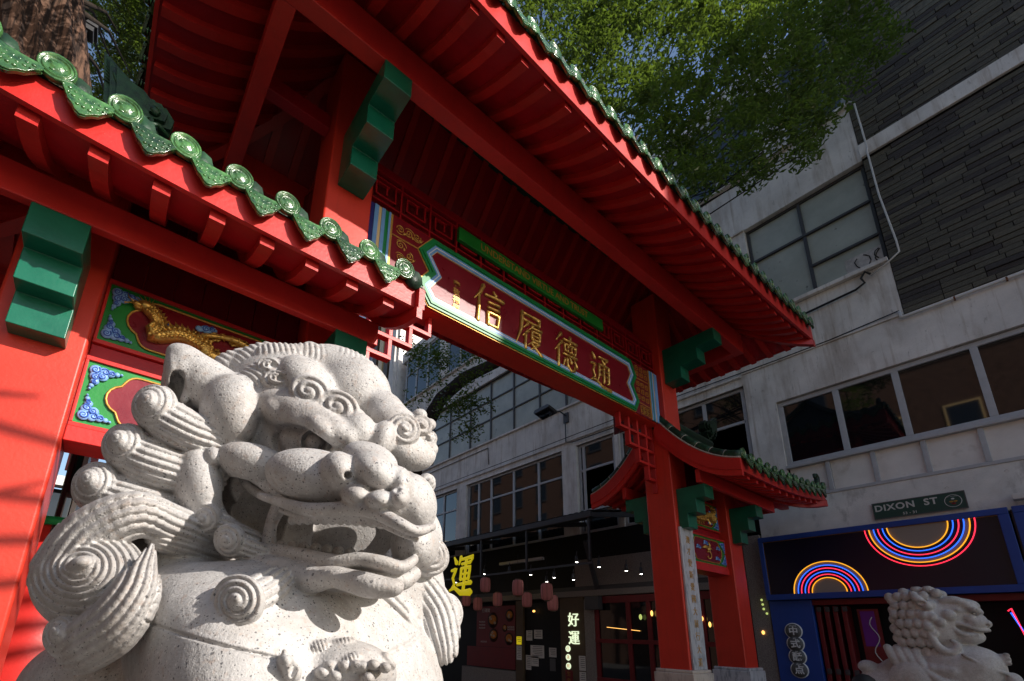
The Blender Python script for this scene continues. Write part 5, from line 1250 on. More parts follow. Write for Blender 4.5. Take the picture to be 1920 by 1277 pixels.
# street tree out in the sun on the viewer's right: its bare branches shade the outer column
st = thing('plane_tree', 'leafy street tree whose branch shadows fall across the outer red column', 'tree', (6.6, -4.6, 0))
MB().tube([(6.6, -4.6, 0), (6.6, -4.6, 2.5), (6.5, -4.5, 4.5), (6.2, -4.3, 6.5)], [.16, .13, .10, .05], 8).build('trunk', 'bark_dark', st)
b = MB(); rr = random.Random(8)
def shade_at(x, z, back):                    # point up-sun of a spot on the column front
    return Vector((x, 3.627, z)) + SUN_DIR * back
for (xa, za), (xb, zb) in (((-.95, 2.05), (-.30, 2.50)), ((-.95, 1.75), (-.4, 1.95)), ((-.9, 2.80), (-.45, 3.0)), ((-1.0, 2.35), (-.55, 2.28)), ((-.62, 1.2), (-.3, 1.55))):
    p, q = shade_at(xa, za, 7.2), shade_at(xb, zb, 6.8); m_ = p.lerp(q, .5) + Vector((0, 0, .05))
    b.tube([Vector((6.3, -4.4, 6.1)), p.lerp(Vector((6.3, -4.4, 6.1)), .5) + Vector((0, 0, .5)), p], [.05, .04, .03], 5); b.tube([p, m_, q], [.035, .026, .012], 6)
b.build('branches', 'bark_dark', st, kind='stuff')

bo = at(1617, 1263, 5.0); bd = thing('bollard', 'black round-topped bollard at the lower edge before the distant lion', 'bollard', (bo.x, bo.y, 0))
MB().lathe([(0, bo.z), (.05, bo.z - .012), (.09, bo.z - .045), (.115, bo.z - .10), (.115, bo.z - .16), (.09, bo.z - .18), (.085, .05), (.14, .03), (.14, 0), (0, 0)][::-1], 'z', (bo.x, bo.y, 0), 20).build('post', 'cable_black', bd)
# ------------------------------------------------------------------ carved stone: a small distance-field sculptor
class Clay:
    """signed distance field on a box of cells; shapes are blended in, then turned into one continuous surface"""
    def __init__(s, lo, hi, h):
        s.lo = np.array(lo, np.float32); s.h = h; s.n = [int((b - a) / h) + 1 for a, b in zip(lo, hi)]
        s.F = np.full(s.n, 60.0, np.float32)
        s.ax = [s.lo[i] + h * np.arange(s.n[i], dtype=np.float32) for i in range(3)]
    def block(s, c, r):
        sl = []
        for i in range(3):
            a = int(max(0, math.floor((c[i] - r[i] - s.lo[i]) / s.h))); b = int(min(s.n[i], math.ceil((c[i] + r[i] - s.lo[i]) / s.h) + 1))
            if b <= a: return None
            sl.append(slice(a, b))
        return tuple(sl)
    def grid(s, sl): return (s.ax[0][sl[0]][:, None, None], s.ax[1][sl[1]][None, :, None], s.ax[2][sl[2]][None, None, :])
    def merge(s, sl, d, k, cut=False):
        f = s.F[sl]
        if cut: f = -f
        if k > 0:
            h = np.clip(.5 + .5 * (f - d) / k, 0, 1); r = f + (d - f) * h - k * h * (1 - h)
        else: r = np.minimum(f, d)
        s.F[sl] = -r if cut else r
    def ell(s, c, r, B=None, k=12, cut=False, groove=None):
        """ellipsoid, radii r along the rows of basis B; groove = (kind, pitch, depth)"""
        B = np.eye(3) if B is None else np.array(B, float); r = np.array(r, float)
        ext = np.sqrt(((B * r[:, None]) ** 2).sum(0)) + k + 6
        sl = s.block(c, ext)
        if sl is None: return
        X, Y, Z = s.grid(sl); q = [X - c[0], Y - c[1], Z - c[2]]
        p = [(B[i][0] * q[0] + B[i][1] * q[1] + B[i][2] * q[2]).astype(np.float32) for i in range(3)]
        k0 = np.sqrt(sum((p[i] / r[i]) ** 2 for i in range(3))); k1 = np.sqrt(sum((p[i] / r[i] ** 2) ** 2 for i in range(3))) + 1e-6
        d = k0 * (k0 - 1) / k1
        if groove:
            kind, pitch, dep = groove[:3]
            if kind == 'spiral':
                rho = np.hypot(p[0], p[1] * r[0] / r[1]); th = np.arctan2(p[1] * r[0] / r[1], p[0])
                ph = math.pi * rho / pitch - (groove[3] if len(groove) > 3 else 1) * th / 2
                d = d + dep * (1 - np.abs(np.sin(ph)) ** .75) * np.clip(rho / (pitch * .7), 0, 1)
            elif kind == 'ring':
                rho = np.hypot(p[0], p[1] * r[0] / r[1]); d = d + dep * (1 - np.abs(np.sin(math.pi * rho / pitch)) ** .55)
            elif kind == 'lines':
                u = p[0] + (groove[3] if len(groove) > 3 else 0) * p[1] ** 2 / r[1]
                d = d + dep * (1 - np.abs(np.sin(math.pi * u / pitch)) ** .55)
        s.merge(sl, d, k, cut)
    def lock(s, path, k=8, cut=False, groove=None, flat=1.0):
        """tapered strand along points (x, y, d, radius); groove = (pitch, depth) carves hair lines along it"""
        P = np.array(path, float); rm = P[:, 3].max() + k + 6
        c = (P[:, :3].max(0) + P[:, :3].min(0)) / 2; r = (P[:, :3].max(0) - P[:, :3].min(0)) / 2 + rm
        sl = s.block(c, r)
        if sl is None: return
        X, Y, Z = s.grid(sl); best = None; lat = None
        T = np.gradient(P[:, :2], axis=0); NRM = np.stack([-T[:, 1], T[:, 0]], 1); NRM /= np.linalg.norm(NRM, axis=1)[:, None] + 1e-6
        for i, (a, b) in enumerate(zip(P[:-1], P[1:])):
            ab = b[:3] - a[:3]; L2 = float(ab @ ab) + 1e-6
            qx, qy, qz = X - a[0], Y - a[1], (Z - a[2])
            t = np.clip((qx * ab[0] + qy * ab[1] + qz * ab[2]) / L2, 0, 1)
            ex, ey, ez = qx - t * ab[0], qy - t * ab[1], (qz - t * ab[2]) / flat
            rr = a[3] + (b[3] - a[3]) * t
            d = np.sqrt(ex * ex + ey * ey + ez * ez) - rr
            if groove:
                nx = NRM[i, 0] * (1 - t) + NRM[i + 1, 0] * t; ny = NRM[i, 1] * (1 - t) + NRM[i + 1, 1] * t
                l = (ex * nx + ey * ny) / np.sqrt(nx * nx + ny * ny + 1e-6) * (np.median(P[:, 3]) / np.maximum(rr, 4)) ** .6
            if best is None: best = d; lat = l if groove else None
            else:
                if groove: lat = np.where(d < best, l, lat)
                best = np.minimum(best, d)
        if groove: best = best + groove[1] * (1 - np.abs(np.sin(math.pi * lat / groove[0])) ** .75)
        s.merge(sl, (best * min(1, flat)).astype(np.float32) if flat < 1 else best.astype(np.float32), k, cut)
    def surface(s, smooth=0):
        """surface nets"""
        F = s.F; F[0] = F[-1] = 9; F[:, 0] = F[:, -1] = 9; F[:, :, 0] = F[:, :, -1] = 9
        for _ in range(smooth):
            for a in range(3):
                F = (np.roll(F, 1, a) + 6 * F + np.roll(F, -1, a)) / 8
        N = np.array(F.shape); neg = F < 0
        c = np.zeros(N - 1, np.int8)
        for i in (0, 1):
            for j in (0, 1):
                for k in (0, 1): c += neg[i:N[0] - 1 + i, j:N[1] - 1 + j, k:N[2] - 1 + k]
        act = np.argwhere((c > 0) & (c < 8)); idx = -np.ones(N - 1, np.int64); idx[tuple(act.T)] = np.arange(len(act))
        acc = np.zeros((len(act), 3)); cnt = np.zeros(len(act))
        for ax in range(3):
            for u in (0, 1):
                for v in (0, 1):
                    o0 = np.zeros(3, int); o1 = np.zeros(3, int); oth = [q for q in range(3) if q != ax]
                    o0[oth[0]] = o1[oth[0]] = u; o0[oth[1]] = o1[oth[1]] = v; o1[ax] = 1
                    f0 = F[tuple((act + o0).T)]; f1 = F[tuple((act + o1).T)]; m = (f0 < 0) != (f1 < 0)
                    t = np.where(m, f0 / (f0 - f1 + 1e-12), 0)
                    p = act + o0; p = p.astype(float); p[:, ax] += t
                    acc[m] += p[m]; cnt[m] += 1
        V = acc / cnt[:, None] * s.h + s.lo
        quads = []
        for ax in range(3):
            a, b = [q for q in range(3) if q != ax]
            sl0 = [slice(None)] * 3; sl1 = [slice(None)] * 3; sl0[ax] = slice(0, -1); sl1[ax] = slice(1, None)
            ch = neg[tuple(sl0)] != neg[tuple(sl1)]; e = np.argwhere(ch)
            e = e[(e[:, a] > 0) & (e[:, b] > 0) & (e[:, a] < N[a] - 1) & (e[:, b] < N[b] - 1)]
            da = np.zeros(3, int); da[a] = 1; db = np.zeros(3, int); db[b] = 1
            q = np.stack([idx[tuple((e - da - db).T)], idx[tuple((e - db).T)], idx[tuple(e.T)], idx[tuple((e - da).T)]], 1)
            inside = neg[tuple(e.T)]; flip = inside if ax != 1 else ~inside
            q[flip] = q[flip][:, ::-1]
            quads.append(q)
        return V, np.concatenate(quads)
def mesh_np(name, V, Q, flip=False):
    me = bpy.data.meshes.new(name)
    if flip: Q = Q[:, ::-1]
    me.vertices.add(len(V)); me.vertices.foreach_set('co', V.astype(np.float32).ravel())
    me.loops.add(Q.size); me.loops.foreach_set('vertex_index', Q.astype(np.int32).ravel())
    me.polygons.add(len(Q)); me.polygons.foreach_set('loop_start', np.arange(0, Q.size, 4, dtype=np.int32)); me.polygons.foreach_set('loop_total', np.full(len(Q), 4, np.int32))
    me.update(calc_edges=True); me.polygons.foreach_set('use_smooth', np.ones(len(Q), bool))
    return me
# sight-aligned working frame of a lion: its right side A, its front F, its top U, in (right, down, away) units
FA, FF, FU = np.array((-.787, -.195, -.585)), np.array((.616, -.208, -.76)), np.array((.027, -.959, .283))
HX, HY = 540.0, 850.0
def M(x, y, a, dd=0.0):
    """point seen at (x, y) that lies a to the lion's right of its middle plane"""
    rx, ry = x - HX - FA[0] * a, y - HY - FA[1] * a
    det = FF[0] * FU[1] - FF[1] * FU[0]
    b = (rx * FU[1] - ry * FU[0]) / det; c = (FF[0] * ry - FF[1] * rx) / det
    p = HX, HY, 0
    return np.array((x, y, FA[2] * a + FF[2] * b + FU[2] * c + dd))
def basis(e3, e1=(1, 0, 0)):
    e3 = np.array(e3, float); e3 /= np.linalg.norm(e3); e1 = np.array(e1, float); e1 -= e3 * (e1 @ e3); e1 /= np.linalg.norm(e1)
    return np.array((e1, np.cross(e3, e1), e3))
VIEW = np.array((0, 0, -1.0))
def curl(C, x, y, d, R, pitch=12, dep=5, axis=(-.3, -.2, -1), hgt=.75, sg=1, k=5, cone=.35, e1=(1, 0, 0), sq=1.0):
    """snail-shell curl of hair seen from its axis"""
    B = basis(axis, e1); c = np.array((x, y, d), float)
    C.ell(c, (R, R * sq, R * hgt), B, k, groove=('spiral', pitch, dep, sg))
    if cone: C.ell(c + B[2] * R * hgt * .80, (R * cone, R * cone * sq, R * cone * .9), B, 7, groove=('spiral', pitch * .8, dep * .6, sg))

def spl(path, m=5):
    """smooth a strand's points"""
    P = np.array(path, float); n = len(P); out = []
    if n < 3: return P
    for i in range(n - 1):
        p0, p1, p2, p3 = P[max(i - 1, 0)], P[i], P[i + 1], P[min(i + 2, n - 1)]
        for q in range(m):
            t = q / m; out.append(.5 * (2 * p1 + (p2 - p0) * t + (2 * p0 - 5 * p1 + 4 * p2 - p3) * t * t + (3 * p1 - p0 - 3 * p2 + p3) * t ** 3))
    return np.array(out + [P[-1]])
def sculpt_guardian():
    C = Clay((20, 615, -470), (900, 1380, 300), 2.1)
    V1 = lambda ang: basis(VIEW, (math.cos(math.radians(ang)), math.sin(math.radians(ang)), 0))
    # --- body and neck masses
    AFU = np.array((FA, FF, FU))
    C.ell(M(570, 1345, 0) - FF * 45, (335, 200, 190), AFU, k=30)
    C.ell(M(572, 1225, 0) - FF * 22, (310, 160, 175), AFU, k=90); C.ell((335, 1195, -215), (110, 125, 105), k=70)
    C.ell((440, 940, 160), (150, 250, 150), k=40)
    C.ell((290, 1020, 110), (150, 140, 130), k=40)
    C.ell((250, 1070, -80), (150, 120, 120), k=30)
    C.ell((185, 1335, -60), (170, 145, 150), k=30); C.ell((310, 1120, -130), (110, 110, 90), k=30)
    C.ell((740, 1120, 60), (95, 150, 130), k=30)
    C.ell((610, 1075, 40), (120, 70, 140), k=20)
    # --- skull
    C.ell((560, 830, 30), (180, 172, 185), k=30)
    C.ell(M(520, 722, 60, 20), (90, 66, 95), k=30)
    # forehead lobes with the cleft between them
    C.ell(M(572, 722, 58, -2), (46, 66, 60), V1(-45), k=16)
    C.ell(M(664, 738, -50, -2), (72, 66, 66), V1(35), k=9)
    C.ell(M(645, 788, 14), (44, 30, 40), k=18); C.ell(M(742, 796, -82), (52, 36, 46), V1(30), k=16)
    C.ell(M(722, 770, -78), (40, 34, 44), V1(40), k=16)
    C.ell(M(640, 692, -40, 10), (72, 40, 60), V1(25), k=16)
    # --- hair tufts over the crown
    for x, y, rx, ry, a, ang in ((425, 690, 46, 30, 130, -35), (470, 682, 60, 34, 105, -30), (535, 672, 62, 30, 70, 8), (598, 678, 66, 32, 15, 18), (668, 690, 58, 28, -40, 32)):
        p = M(x, y, a, 30); C.ell(p, (rx, ry, 40), V1(ang), 6, groove=('lines', 11, 6, .35))
    for x, y, a in ((452, 664, 110), (504, 655, 85), (580, 652, 25), (532, 660, 60)):
        p = M(x, y, a, 34); C.ell(p, (16, 12, 16), k=6)
    C.ell(M(487, 712, 122, 4), (66, 34, 44), V1(-28), 6, groove=('lines', 11, 6.5, .6))
    C.ell(M(468, 740, 128, 4), (40, 28, 40), V1(20), 6, groove=('lines', 10, 5.5, .4))
    # --- near eyebrow: a heavy overhanging ridge set with curls
    brow = [(470, 748, 120), (520, 762, 102), (570, 784, 82), (620, 808, 56), (650, 818, 38)]
    C.lock(spl([(*M(x, y, a, -16), r) for (x, y, a), r in zip(brow, (28, 36, 38, 32, 20))]), k=10)
    for x, y, a, rx, ry, an in ((528, 776, 100, 38, 24, 35), (606, 806, 66, 36, 22, 38), (565, 790, 84, 30, 20, 30)):
        C.ell(M(x, y, a, -32), (rx, ry, 24), V1(an), 4)
    for x, y, a, R, sg in ((505, 688, 112, 27, 1), (518, 712, 108, 28, 1)):
        p = M(x, y, a, -24); curl(C, p[0], p[1], p[2], R, 11, 8, (-.15, -.5, -1), .6, sg, 4, 0, (1, .3, 0), .72); C.ell(p + np.array((8, -4, -16)), (10, 7, 14), k=2, cut=True)
    for x, y, a, R, sg in ((580, 738, 76, 48, -1), (633, 766, 38, 47, -1)):
        p = M(x, y, a, -22); curl(C, p[0], p[1], p[2], R, 17, 8, (-.12, -.30, -1), .46, sg, 4, .0, (1, .62, 0), .80)
    C.ell(M(655, 806, 24, -16), (24, 14, 16), V1(10), k=4)
    # bulbs between the brows
    C.ell(M(670, 808, 12, -16), (35, 35, 32), k=10); C.ell(M(716, 824, -28, -16), (25, 36, 30), V1(20), k=10)
    # --- far eyebrow with its curls
    C.lock(spl([(*M(x, y, a, -4), r) for (x, y, a), r in zip(((724, 812, -38), (755, 842, -75), (785, 853, -112), (797, 838, -138)), (24, 34, 30, 22))]), k=8)
    for x, y, a, R in ((757, 808, -72, 36), (790, 800, -112, 25), (803, 822, -130, 18)):
        p = M(x, y, a, -24); curl(C, p[0], p[1], p[2], R, 11, 7, (.3, -.3, -1), .62, 1, 3, 0); C.ell(p + np.array((2, -4, -R * .6)), (R * .2, R * .13, 5), V1(45), 2)
    for x, y, a in ((787, 778, -120), (804, 796, -132), (808, 842, -134), (798, 862, -128)): C.ell(M(x, y, a, -16), (14, 12, 12), k=4)
    C.ell(M(785, 862, -112, -6), (32, 16, 22), V1(-17), 6)
    # --- near eye: socket, rings, ball, iris
    C.ell(M(556, 836, 90, -30), (76, 38, 74), V1(18), 6, cut=True)
    for i, R in enumerate((70, 54, 40)):
        pts = []
        for q in range(13):
            t = math.radians(80 + 175 * q / 12); pts.append((*M(572 + R * 1.1 * math.cos(t), 824 + R * .86 * math.sin(t), 84 + i * 2, 12 - i * 5), 9))
        C.lock(pts, k=3)
    C.ell(M(580, 833, 76, 30), (58, 35, 34), V1(15), 4)
    p = M(588, 829, 76, -6); C.ell(p + np.array((0, 0, 10)), (29, 27, 22), k=3); C.ell(p, (23, 22, 22), k=1.5, cut=True); C.ell(p + np.array((1, 0, 12)), (17, 16.5, 22), k=1.5)
    C.lock(spl([(*M(x, y, a, 0), r) for x, y, a, r in ((540, 844, 98, 5), (566, 864, 88, 8), (602, 864, 72, 8), (630, 840, 56, 6))]), k=3)
    C.lock([(*M(644, 812, 38, 0), 9), (*M(646, 852, 40, -6), 10)], k=5)
    # --- cheek: cheekbone wedge, round cheek bosses, mouth-corner fold
    C.ell(M(482, 874, 130, -16), (80, 38, 46), basis((.25, -.55, -1), (1, .30, 0)), 5); C.lock(spl([(*M(432, 880, 158, 0), 22), (*M(470, 898, 136, -8), 22), (*M(520, 916, 110, -8), 14)]), k=6)
    C.ell(M(432, 775, 172, 4), (60, 74, 60), k=9)
    C.ell(M(372, 916, 190, -22), (52, 86, 62), V1(-7), 3)
    C.ell(M(399, 857, 182, -50), (18, 19, 18), k=2); C.ell(M(360, 822, 200, 2), (20, 25, 20), k=3)
    C.ell((738, 952, 50), (72, 76, 95), k=20)
    # --- open mouth
    C.ell(M(622, 1004, 30, 40), (120, 42, 240), V1(10), 4, cut=True)
    C.ell((625, 1000, 10), (118, 72, 150), V1(5), 5, cut=True); C.ell((500, 965, 20), (62, 70, 110), V1(-38), 5, cut=True)
    C.ell(M(468, 950, 114, 0), (46, 68, 100), V1(-38), 5, cut=True)
    C.ell(M(722, 1014, -40, -30), (46, 32, 70), V1(10), 5, cut=True)
    C.ell(M(778, 1022, -92, 20), (46, 52, 90), k=8); C.ell((640, 1010, 230), (190, 120, 60), k=10)
    fold = [(452, 856, 148), (408, 884, 162), (397, 925, 160), (414, 968, 150), (448, 1006, 134), (488, 1036, 112)]
    C.lock(spl([(*M(x, y, a, -40), r) for (x, y, a), r in zip(fold, (9, 14, 16, 14, 12, 11))]), k=4)
    C.lock(spl([(*M(x, y, a, -8), r) for (x, y, a), r in zip(((450, 880, 138), (464, 910, 128), (500, 932, 108), (540, 940, 92)), (9, 9, 10, 11))]), k=4)
    # tongue and inside
    C.ell(M(615, 1056, 40, 60), (90, 22, 60), V1(9), 6)
    C.lock([(*M(792, 992, -92, 14), 22), (*M(788, 1022, -96, 16), 24), (*M(772, 1052, -82, 14), 20)], k=5)
    # canine at the mouth corner
    C.lock(spl([(*M(530, 938, 100, -2), 17), (*M(508, 985, 102, 0), 12), (*M(503, 1042, 104, 2), 18)]), k=5)
    # --- muzzle
    C.ell(M(600, 900, 66, -38), (106, 56, 66), V1(14), 10)
    C.ell(M(665, 920, 26, -38), (78, 36, 50), V1(16), 12)
    C.ell(M(775, 945, -68, -30), (44, 58, 62), V1(-10), k=8)
    C.ell(M(738, 948, -32, -30), (54, 44, 52), k=12)
    # upper lip
    lip = ((488, 930, 120), (528, 942, 100), (575, 955, 80), (625, 955, 52), (668, 953, 26), (708, 962, 2), (748, 982, -22), (780, 996, -52), (810, 988, -84))
    C.lock(spl([(*M(x, y, a, -84), r) for (x, y, a), r in zip(lip, (7, 10, 13, 14, 14, 14, 13, 11, 8))]), k=3)
    C.lock(spl([(*M(x, y + 15, a, -62), r) for (x, y, a), r in zip(lip[1:8], (6, 8, 9, 9, 9, 8, 6))]), k=4)
    for i in range(14):                     # upper teeth
        t = i / 13; x = 548 + 196 * t; y = 972 + 22 * max(0, t - .5); a = 90 - 110 * t
        C.ell(M(x, y + 4, a, -62), (9, 9, 8), k=3)
    # --- nose
    C.ell(M(694, 862, 0, -50), (54, 32, 52), V1(20), k=8)
    C.ell(M(704, 886, -6, -86), (52, 38, 46), V1(32), 9)
    C.ell(M(638, 886, 36, -100), (35, 42, 42), V1(-30), 7)
    C.ell(M(752, 910, -40, -74), (24, 36, 36), V1(-10), k=8)
    for x, y, a, rx, ry in ((668, 928, 16, 30, 23), (712, 938, -8, 28, 19), (748, 934, -36, 20, 20)): C.ell(M(x, y, a, -98), (rx, ry, 34), k=5)
    for x, y, a in ((648, 893, 34), (741, 918, -32)): C.lock([(*M(x, y, a, -170), 8.5), (*M(x + 4, y - 2, a, -112), 7)], k=2, cut=True)
    # --- lower jaw
    C.ell(M(620, 1078, 35, 40), (140, 30, 100), V1(7), 8)
    jaw = ((474, 1030, 112), (520, 1034, 96), (575, 1044, 74), (628, 1055, 46), (672, 1050, 18), (715, 1056, -12), (752, 1064, -44), (776, 1050, -70))
    C.lock(spl([(*M(x, y, a, -22), r) for (x, y, a), r in zip(jaw, (12, 14, 15, 16, 15, 15, 13, 9))]), k=2)
    C.lock(spl([(*M(x, y + 26, a, 8), r + 8) for (x, y, a), r in zip(jaw, (12, 14, 14, 14, 13, 13, 10, 6))]), k=4)
    beard = ((484, 1062, 114, 25), (530, 1066, 94, 23), (575, 1084, 74, 24), (622, 1078, 50, 19), (652, 1084, 30, 20), (692, 1094, 4, 22), (732, 1098, -26, 17), (745, 1096, -36, 12))
    C.lock(spl([(*M(x, y + 4, a, -28), r * 1.1) for x, y, a, r in beard]), k=1.5)
    for i in range(11):                     # lower teeth
        t = i / 10; x = 528 + 215 * t; y = 1024 + 34 * t - 6 * math.sin(t * 3.1); a = 100 - 136 * t
        C.ell(M(x, y, a, 22), (11, 12, 10), k=1.2)
    # --- near ear
    C.lock(spl([(*M(425, 745, 165, 20), 48), (*M(375, 712, 205, 10), 46), (*M(345, 684, 226, 2), 34), (*M(330, 662, 236, -2), 16)]), k=10)
    C.ell(M(340, 700, 230, 0), (32, 48, 40), V1(-12), k=6); C.ell(M(350, 672, 225, 4), (42, 24, 36), V1(27), 6)
    C.ell(M(324, 712, 240, -4), (17, 52, 40), V1(-2), 6)
    ez = surf_d(C, 345, 722)
    for x, y, rx, ry in ((334, 722, 15, 28), (326, 738, 11, 26), (340, 704, 9, 14)): C.ell((x, y, surf_d(C, x, y) + 6), (rx, ry, 44), V1(-14), 3, cut=True)
    C.ell((345, 725, ez + 75), (44, 62, 34), k=6)
    C.lock(spl([(*M(346, 750, 218, -16), 9), (*M(354, 715, 214, -24), 8), (*M(340, 694, 224, -24), 8), (*M(322, 690, 230, -22), 6)]), k=4)
    # --- mane on the near side: snail curls with swept tails
    G = (13, 6)
    C.lock(spl([(310, 800, M(310, 800, 260, 110)[2], 46), (300, 870, M(300, 870, 285, 125)[2], 66), (280, 950, M(280, 950, 320, 130)[2], 66)]), k=12)
    for x, y, R, a, tail in ((290, 764, 46, 300, ((322, 794, 6, 46), (368, 816, 12, 42), (425, 834, 30, 30))), (234, 838, 47, 330, ((270, 866, 4, 50), (326, 884, 14, 48), (390, 896, 40, 38))), (180, 914, 50, 362, ((222, 940, 4, 52), (288, 958, 14, 50), (355, 972, 50, 36)))):
        p = M(x, y, a, -6)
        C.lock(spl([(x + 4, y + 14, p[2] + 12, R * .86)] + [(tx, ty, p[2] + td, tr) for tx, ty, td, tr in tail]), k=5, groove=G)
        curl(C, p[0], p[1], p[2], R, 10, 5.5, (-.45, -.45, -1), .85, 1, 3, .42)
    # big lower scroll
    p = M(168, 1088, 400, 0)
    C.lock(spl([(112, 1084, p[2] + 12, 64), (165, 1008, p[2] + 8, 60), (250, 966, p[2] + 4, 48), (325, 985, p[2] + 60, 40), (410, 1020, p[2] + 140, 34), (480, 1050, p[2] + 210, 26)]), k=5, groove=(15, 6.5))
    C.lock(spl([(300, 1005, p[2] + 40, 32), (370, 1024, p[2] + 110, 34), (450, 1052, p[2] + 180, 26)]), k=5, groove=(10.5, 5.5))
    curl(C, 165, 1090, p[2], 118, 13.5, 8, (-.22, -.42, -1), .70, -1, 4, 0, (1, -.1, 0), .84)
    q = p[2] - 74
    C.ell((154, 1066, q + 14), (44, 20, 24), basis((-.2, -.7, -1), (1, -.25, 0)), 4, groove=('ring', 10, 6)); C.ell((150, 1056, q + 2), (22, 13, 18), V1(-20), 4)
    # small curls under the cheek
    for x, y, a, R in ((388, 972, 170, 32), (432, 1012, 150, 34)):
        p2 = M(x, y, a, -62)
        C.lock(spl([(x + 6, y + 6, p2[2] + 6, 26), (x + 50, y + 22, p2[2] + 12, 22), (x + 92, y + 36, p2[2] + 22, 14)]), k=3, groove=(9, 6))
        curl(C, p2[0], p2[1], p2[2], R, 10, 6.5, (-.4, .1, -1), .75, 1, 2, .34)
    # front lock falling over the shoulder
    C.lock(spl([(285, 1024, p[2] - 62, 8), (274, 1060, p[2] - 70, 24), (254, 1118, p[2] - 84, 50), (214, 1172, p[2] - 82, 60), (168, 1206, p[2] - 66, 58), (150, 1215, p[2] - 50, 52)]), k=3, groove=(17, 7), flat=.8)
    curl(C, 122, 1196, p[2] - 50, 46, 12, 6.5, (-.6, -.3, -1), .85, 1, 3, .34)
    # chest curls
    cd = lambda x, y, o: (x, y, surf_d(C, x, y) + o)
    q0, q1, q2 = cd(452, 1134, 6), cd(494, 1112, 6), cd(526, 1090, 12)
    q2 = (q2[0], q2[1], max(q2[2], q1[2] + 4)); q1 = (q1[0], q1[1], max(q1[2], q0[2] - 8))
    C.lock(spl([(*q0, 44), (*q1, 44), (*q2, 30)]), k=3, groove=(14, 7), flat=.6)
    curl(C, 448, 1128, q0[2] - 8, 54, 13, 7.5, (-.25, -.12, -1), .50, 1, 3, .26)
    qs = [cd(672, 1084, 2), cd(702, 1108, 8), cd(738, 1140, 8), cd(766, 1168, 4)]
    zq = max(q[2] for q in qs[:3]); qs = [(q[0], q[1], max(q[2], zq - 6)) for q in qs]
    C.lock(spl([(*q, r) for q, r in zip(qs, (6, 20, 24, 8))]), k=3, groove=(11, 7), flat=.6)
    # --- mane on the far side
    def cs(x, y, o, alt):
        z = surf_d(C, x, y); return (x, y, (z if z > C.lo[2] + 5 and z < 200 else alt) + o)
    alt = lambda x, y: M(x, y, -270)[2]
    pts = [(752, 1070, 16), (782, 1105, 40), (810, 1150, 48), (826, 1205, 38), (830, 1226, 24)]
    zz = [min(cs(x, y, 6, alt(x, y))[2], alt(x, y)) for x, y, r in pts]
    zz[0] = max(zz[0], zz[2] + 10); zz[1] = max(zz[1], zz[2])
    C.lock(spl([(x, y, z, r) for (x, y, r), z in zip(pts, zz)]), k=3, groove=(11, 6.5), flat=.7)
    C.lock(spl([(760, 1070, zz[0] + 20, 20), (790, 1090, zz[1] + 15, 30), (835, 1150, zz[2] + 20, 26)]), k=4, groove=(11, 6), flat=.8)
    curl(C, 798, 1040, M(793, 1040, -170)[2] + 70, 48, 12, 6.5, (.45, -.15, -1), .8, -1, 3, .0, (1, .5, 0), .86)
    curl(C, 828, 1150, zz[2] + 30, 44, 11, 6, (.8, -.1, -1), .8, -1, 3, .35)
    curl(C, 800, 905, 10, 20, 8, 4, (.7, -.1, -1), .8, 1, 3, .35)
    return C
def collar_groove(C, pts, r=3.2, dep=4):
    """carve a fine line into whatever surface lies under the sight lines through pts"""
    out = []
    for x, y in pts:
        ix = int((x - C.lo[0]) / C.h); iy = int((y - C.lo[1]) / C.h); z = np.argmax(C.F[ix, iy] < 0)
        out.append((x, y, C.lo[2] + z * C.h, r))
    C.lock(out, k=3, cut=True)
def surf_d(C, x, y):
    ix = int((x - C.lo[0]) / C.h); iy = int((y - C.lo[1]) / C.h)
    return C.lo[2] + np.argmax(C.F[ix, iy] < 0) * C.h
D0 = 1.30
def guardian_mesh():
    C = sculpt_guardian()
    def dense(pts, n=6): return [tuple(np.array(a) + (np.array(b) - np.array(a)) * q / n) for a, b in zip(pts[:-1], pts[1:]) for q in range(n)] + [pts[-1]]
    collar_groove(C, dense([(275, 1166), (340, 1190), (420, 1212), (490, 1228), (530, 1236)]))
    collar_groove(C, dense([(785, 1160), (788, 1185), (770, 1205), (735, 1222), (690, 1238)]))
    # bell in the form of a small beast head
    z = surf_d(C, 640, 1250)
    C.ell((640, 1264, z + 18), (104, 66, 60), k=10)
    z2 = surf_d(C, 640, 1250)
    for x, y, R in ((590, 1212, 20), (640, 1205, 18), (655, 1232, 16)): C.ell((x, y + 4, surf_d(C, x, y) + 8), (R * 1.6, R * .75, 18), basis(VIEW, (1, -.35, 0)), 4, groove=('lines', 7, 5, 0))
    for i, (x, y) in enumerate(((618, 1250), (645, 1250), (668, 1248), (680, 1250), (700, 1247), (722, 1252))): C.ell((x, y, z2 + 2), (12, 11, 14), k=3)
    for x, y in ((628, 1268), (604, 1262), (690, 1272)): C.ell((x, y, z2 - 2), (13, 12, 14), k=3)
    z = surf_d(C, 545, 1255); C.lock([(545, 1262, z, 20), (535, 1240, z - 8, 15), (533, 1222, z - 10, 5)], k=4); z = surf_d(C, 550, 1252); C.ell((552, 1252, z), (8, 20, 10), basis(VIEW, (1, .35, 0)), 2, cut=True)
    C.lock([(735, 1248, surf_d(C, 735, 1248), 8), (722, 1232, surf_d(C, 722, 1232), 10)], k=4)
    V, Q = C.surface(1)
    cr, cf, cu, ey = (np.array(q) for q in (CR, CF, CU, EYE))
    dep = (D0 * (1 + V[:, 2] / FPX))[:, None]
    W = (cr * ((V[:, 0:1] - PX0) / FPX) + cf + cu * ((PY0 - V[:, 1:2]) / FPX)) * dep + ey
    return mesh_np('guardian_lion', W, Q)
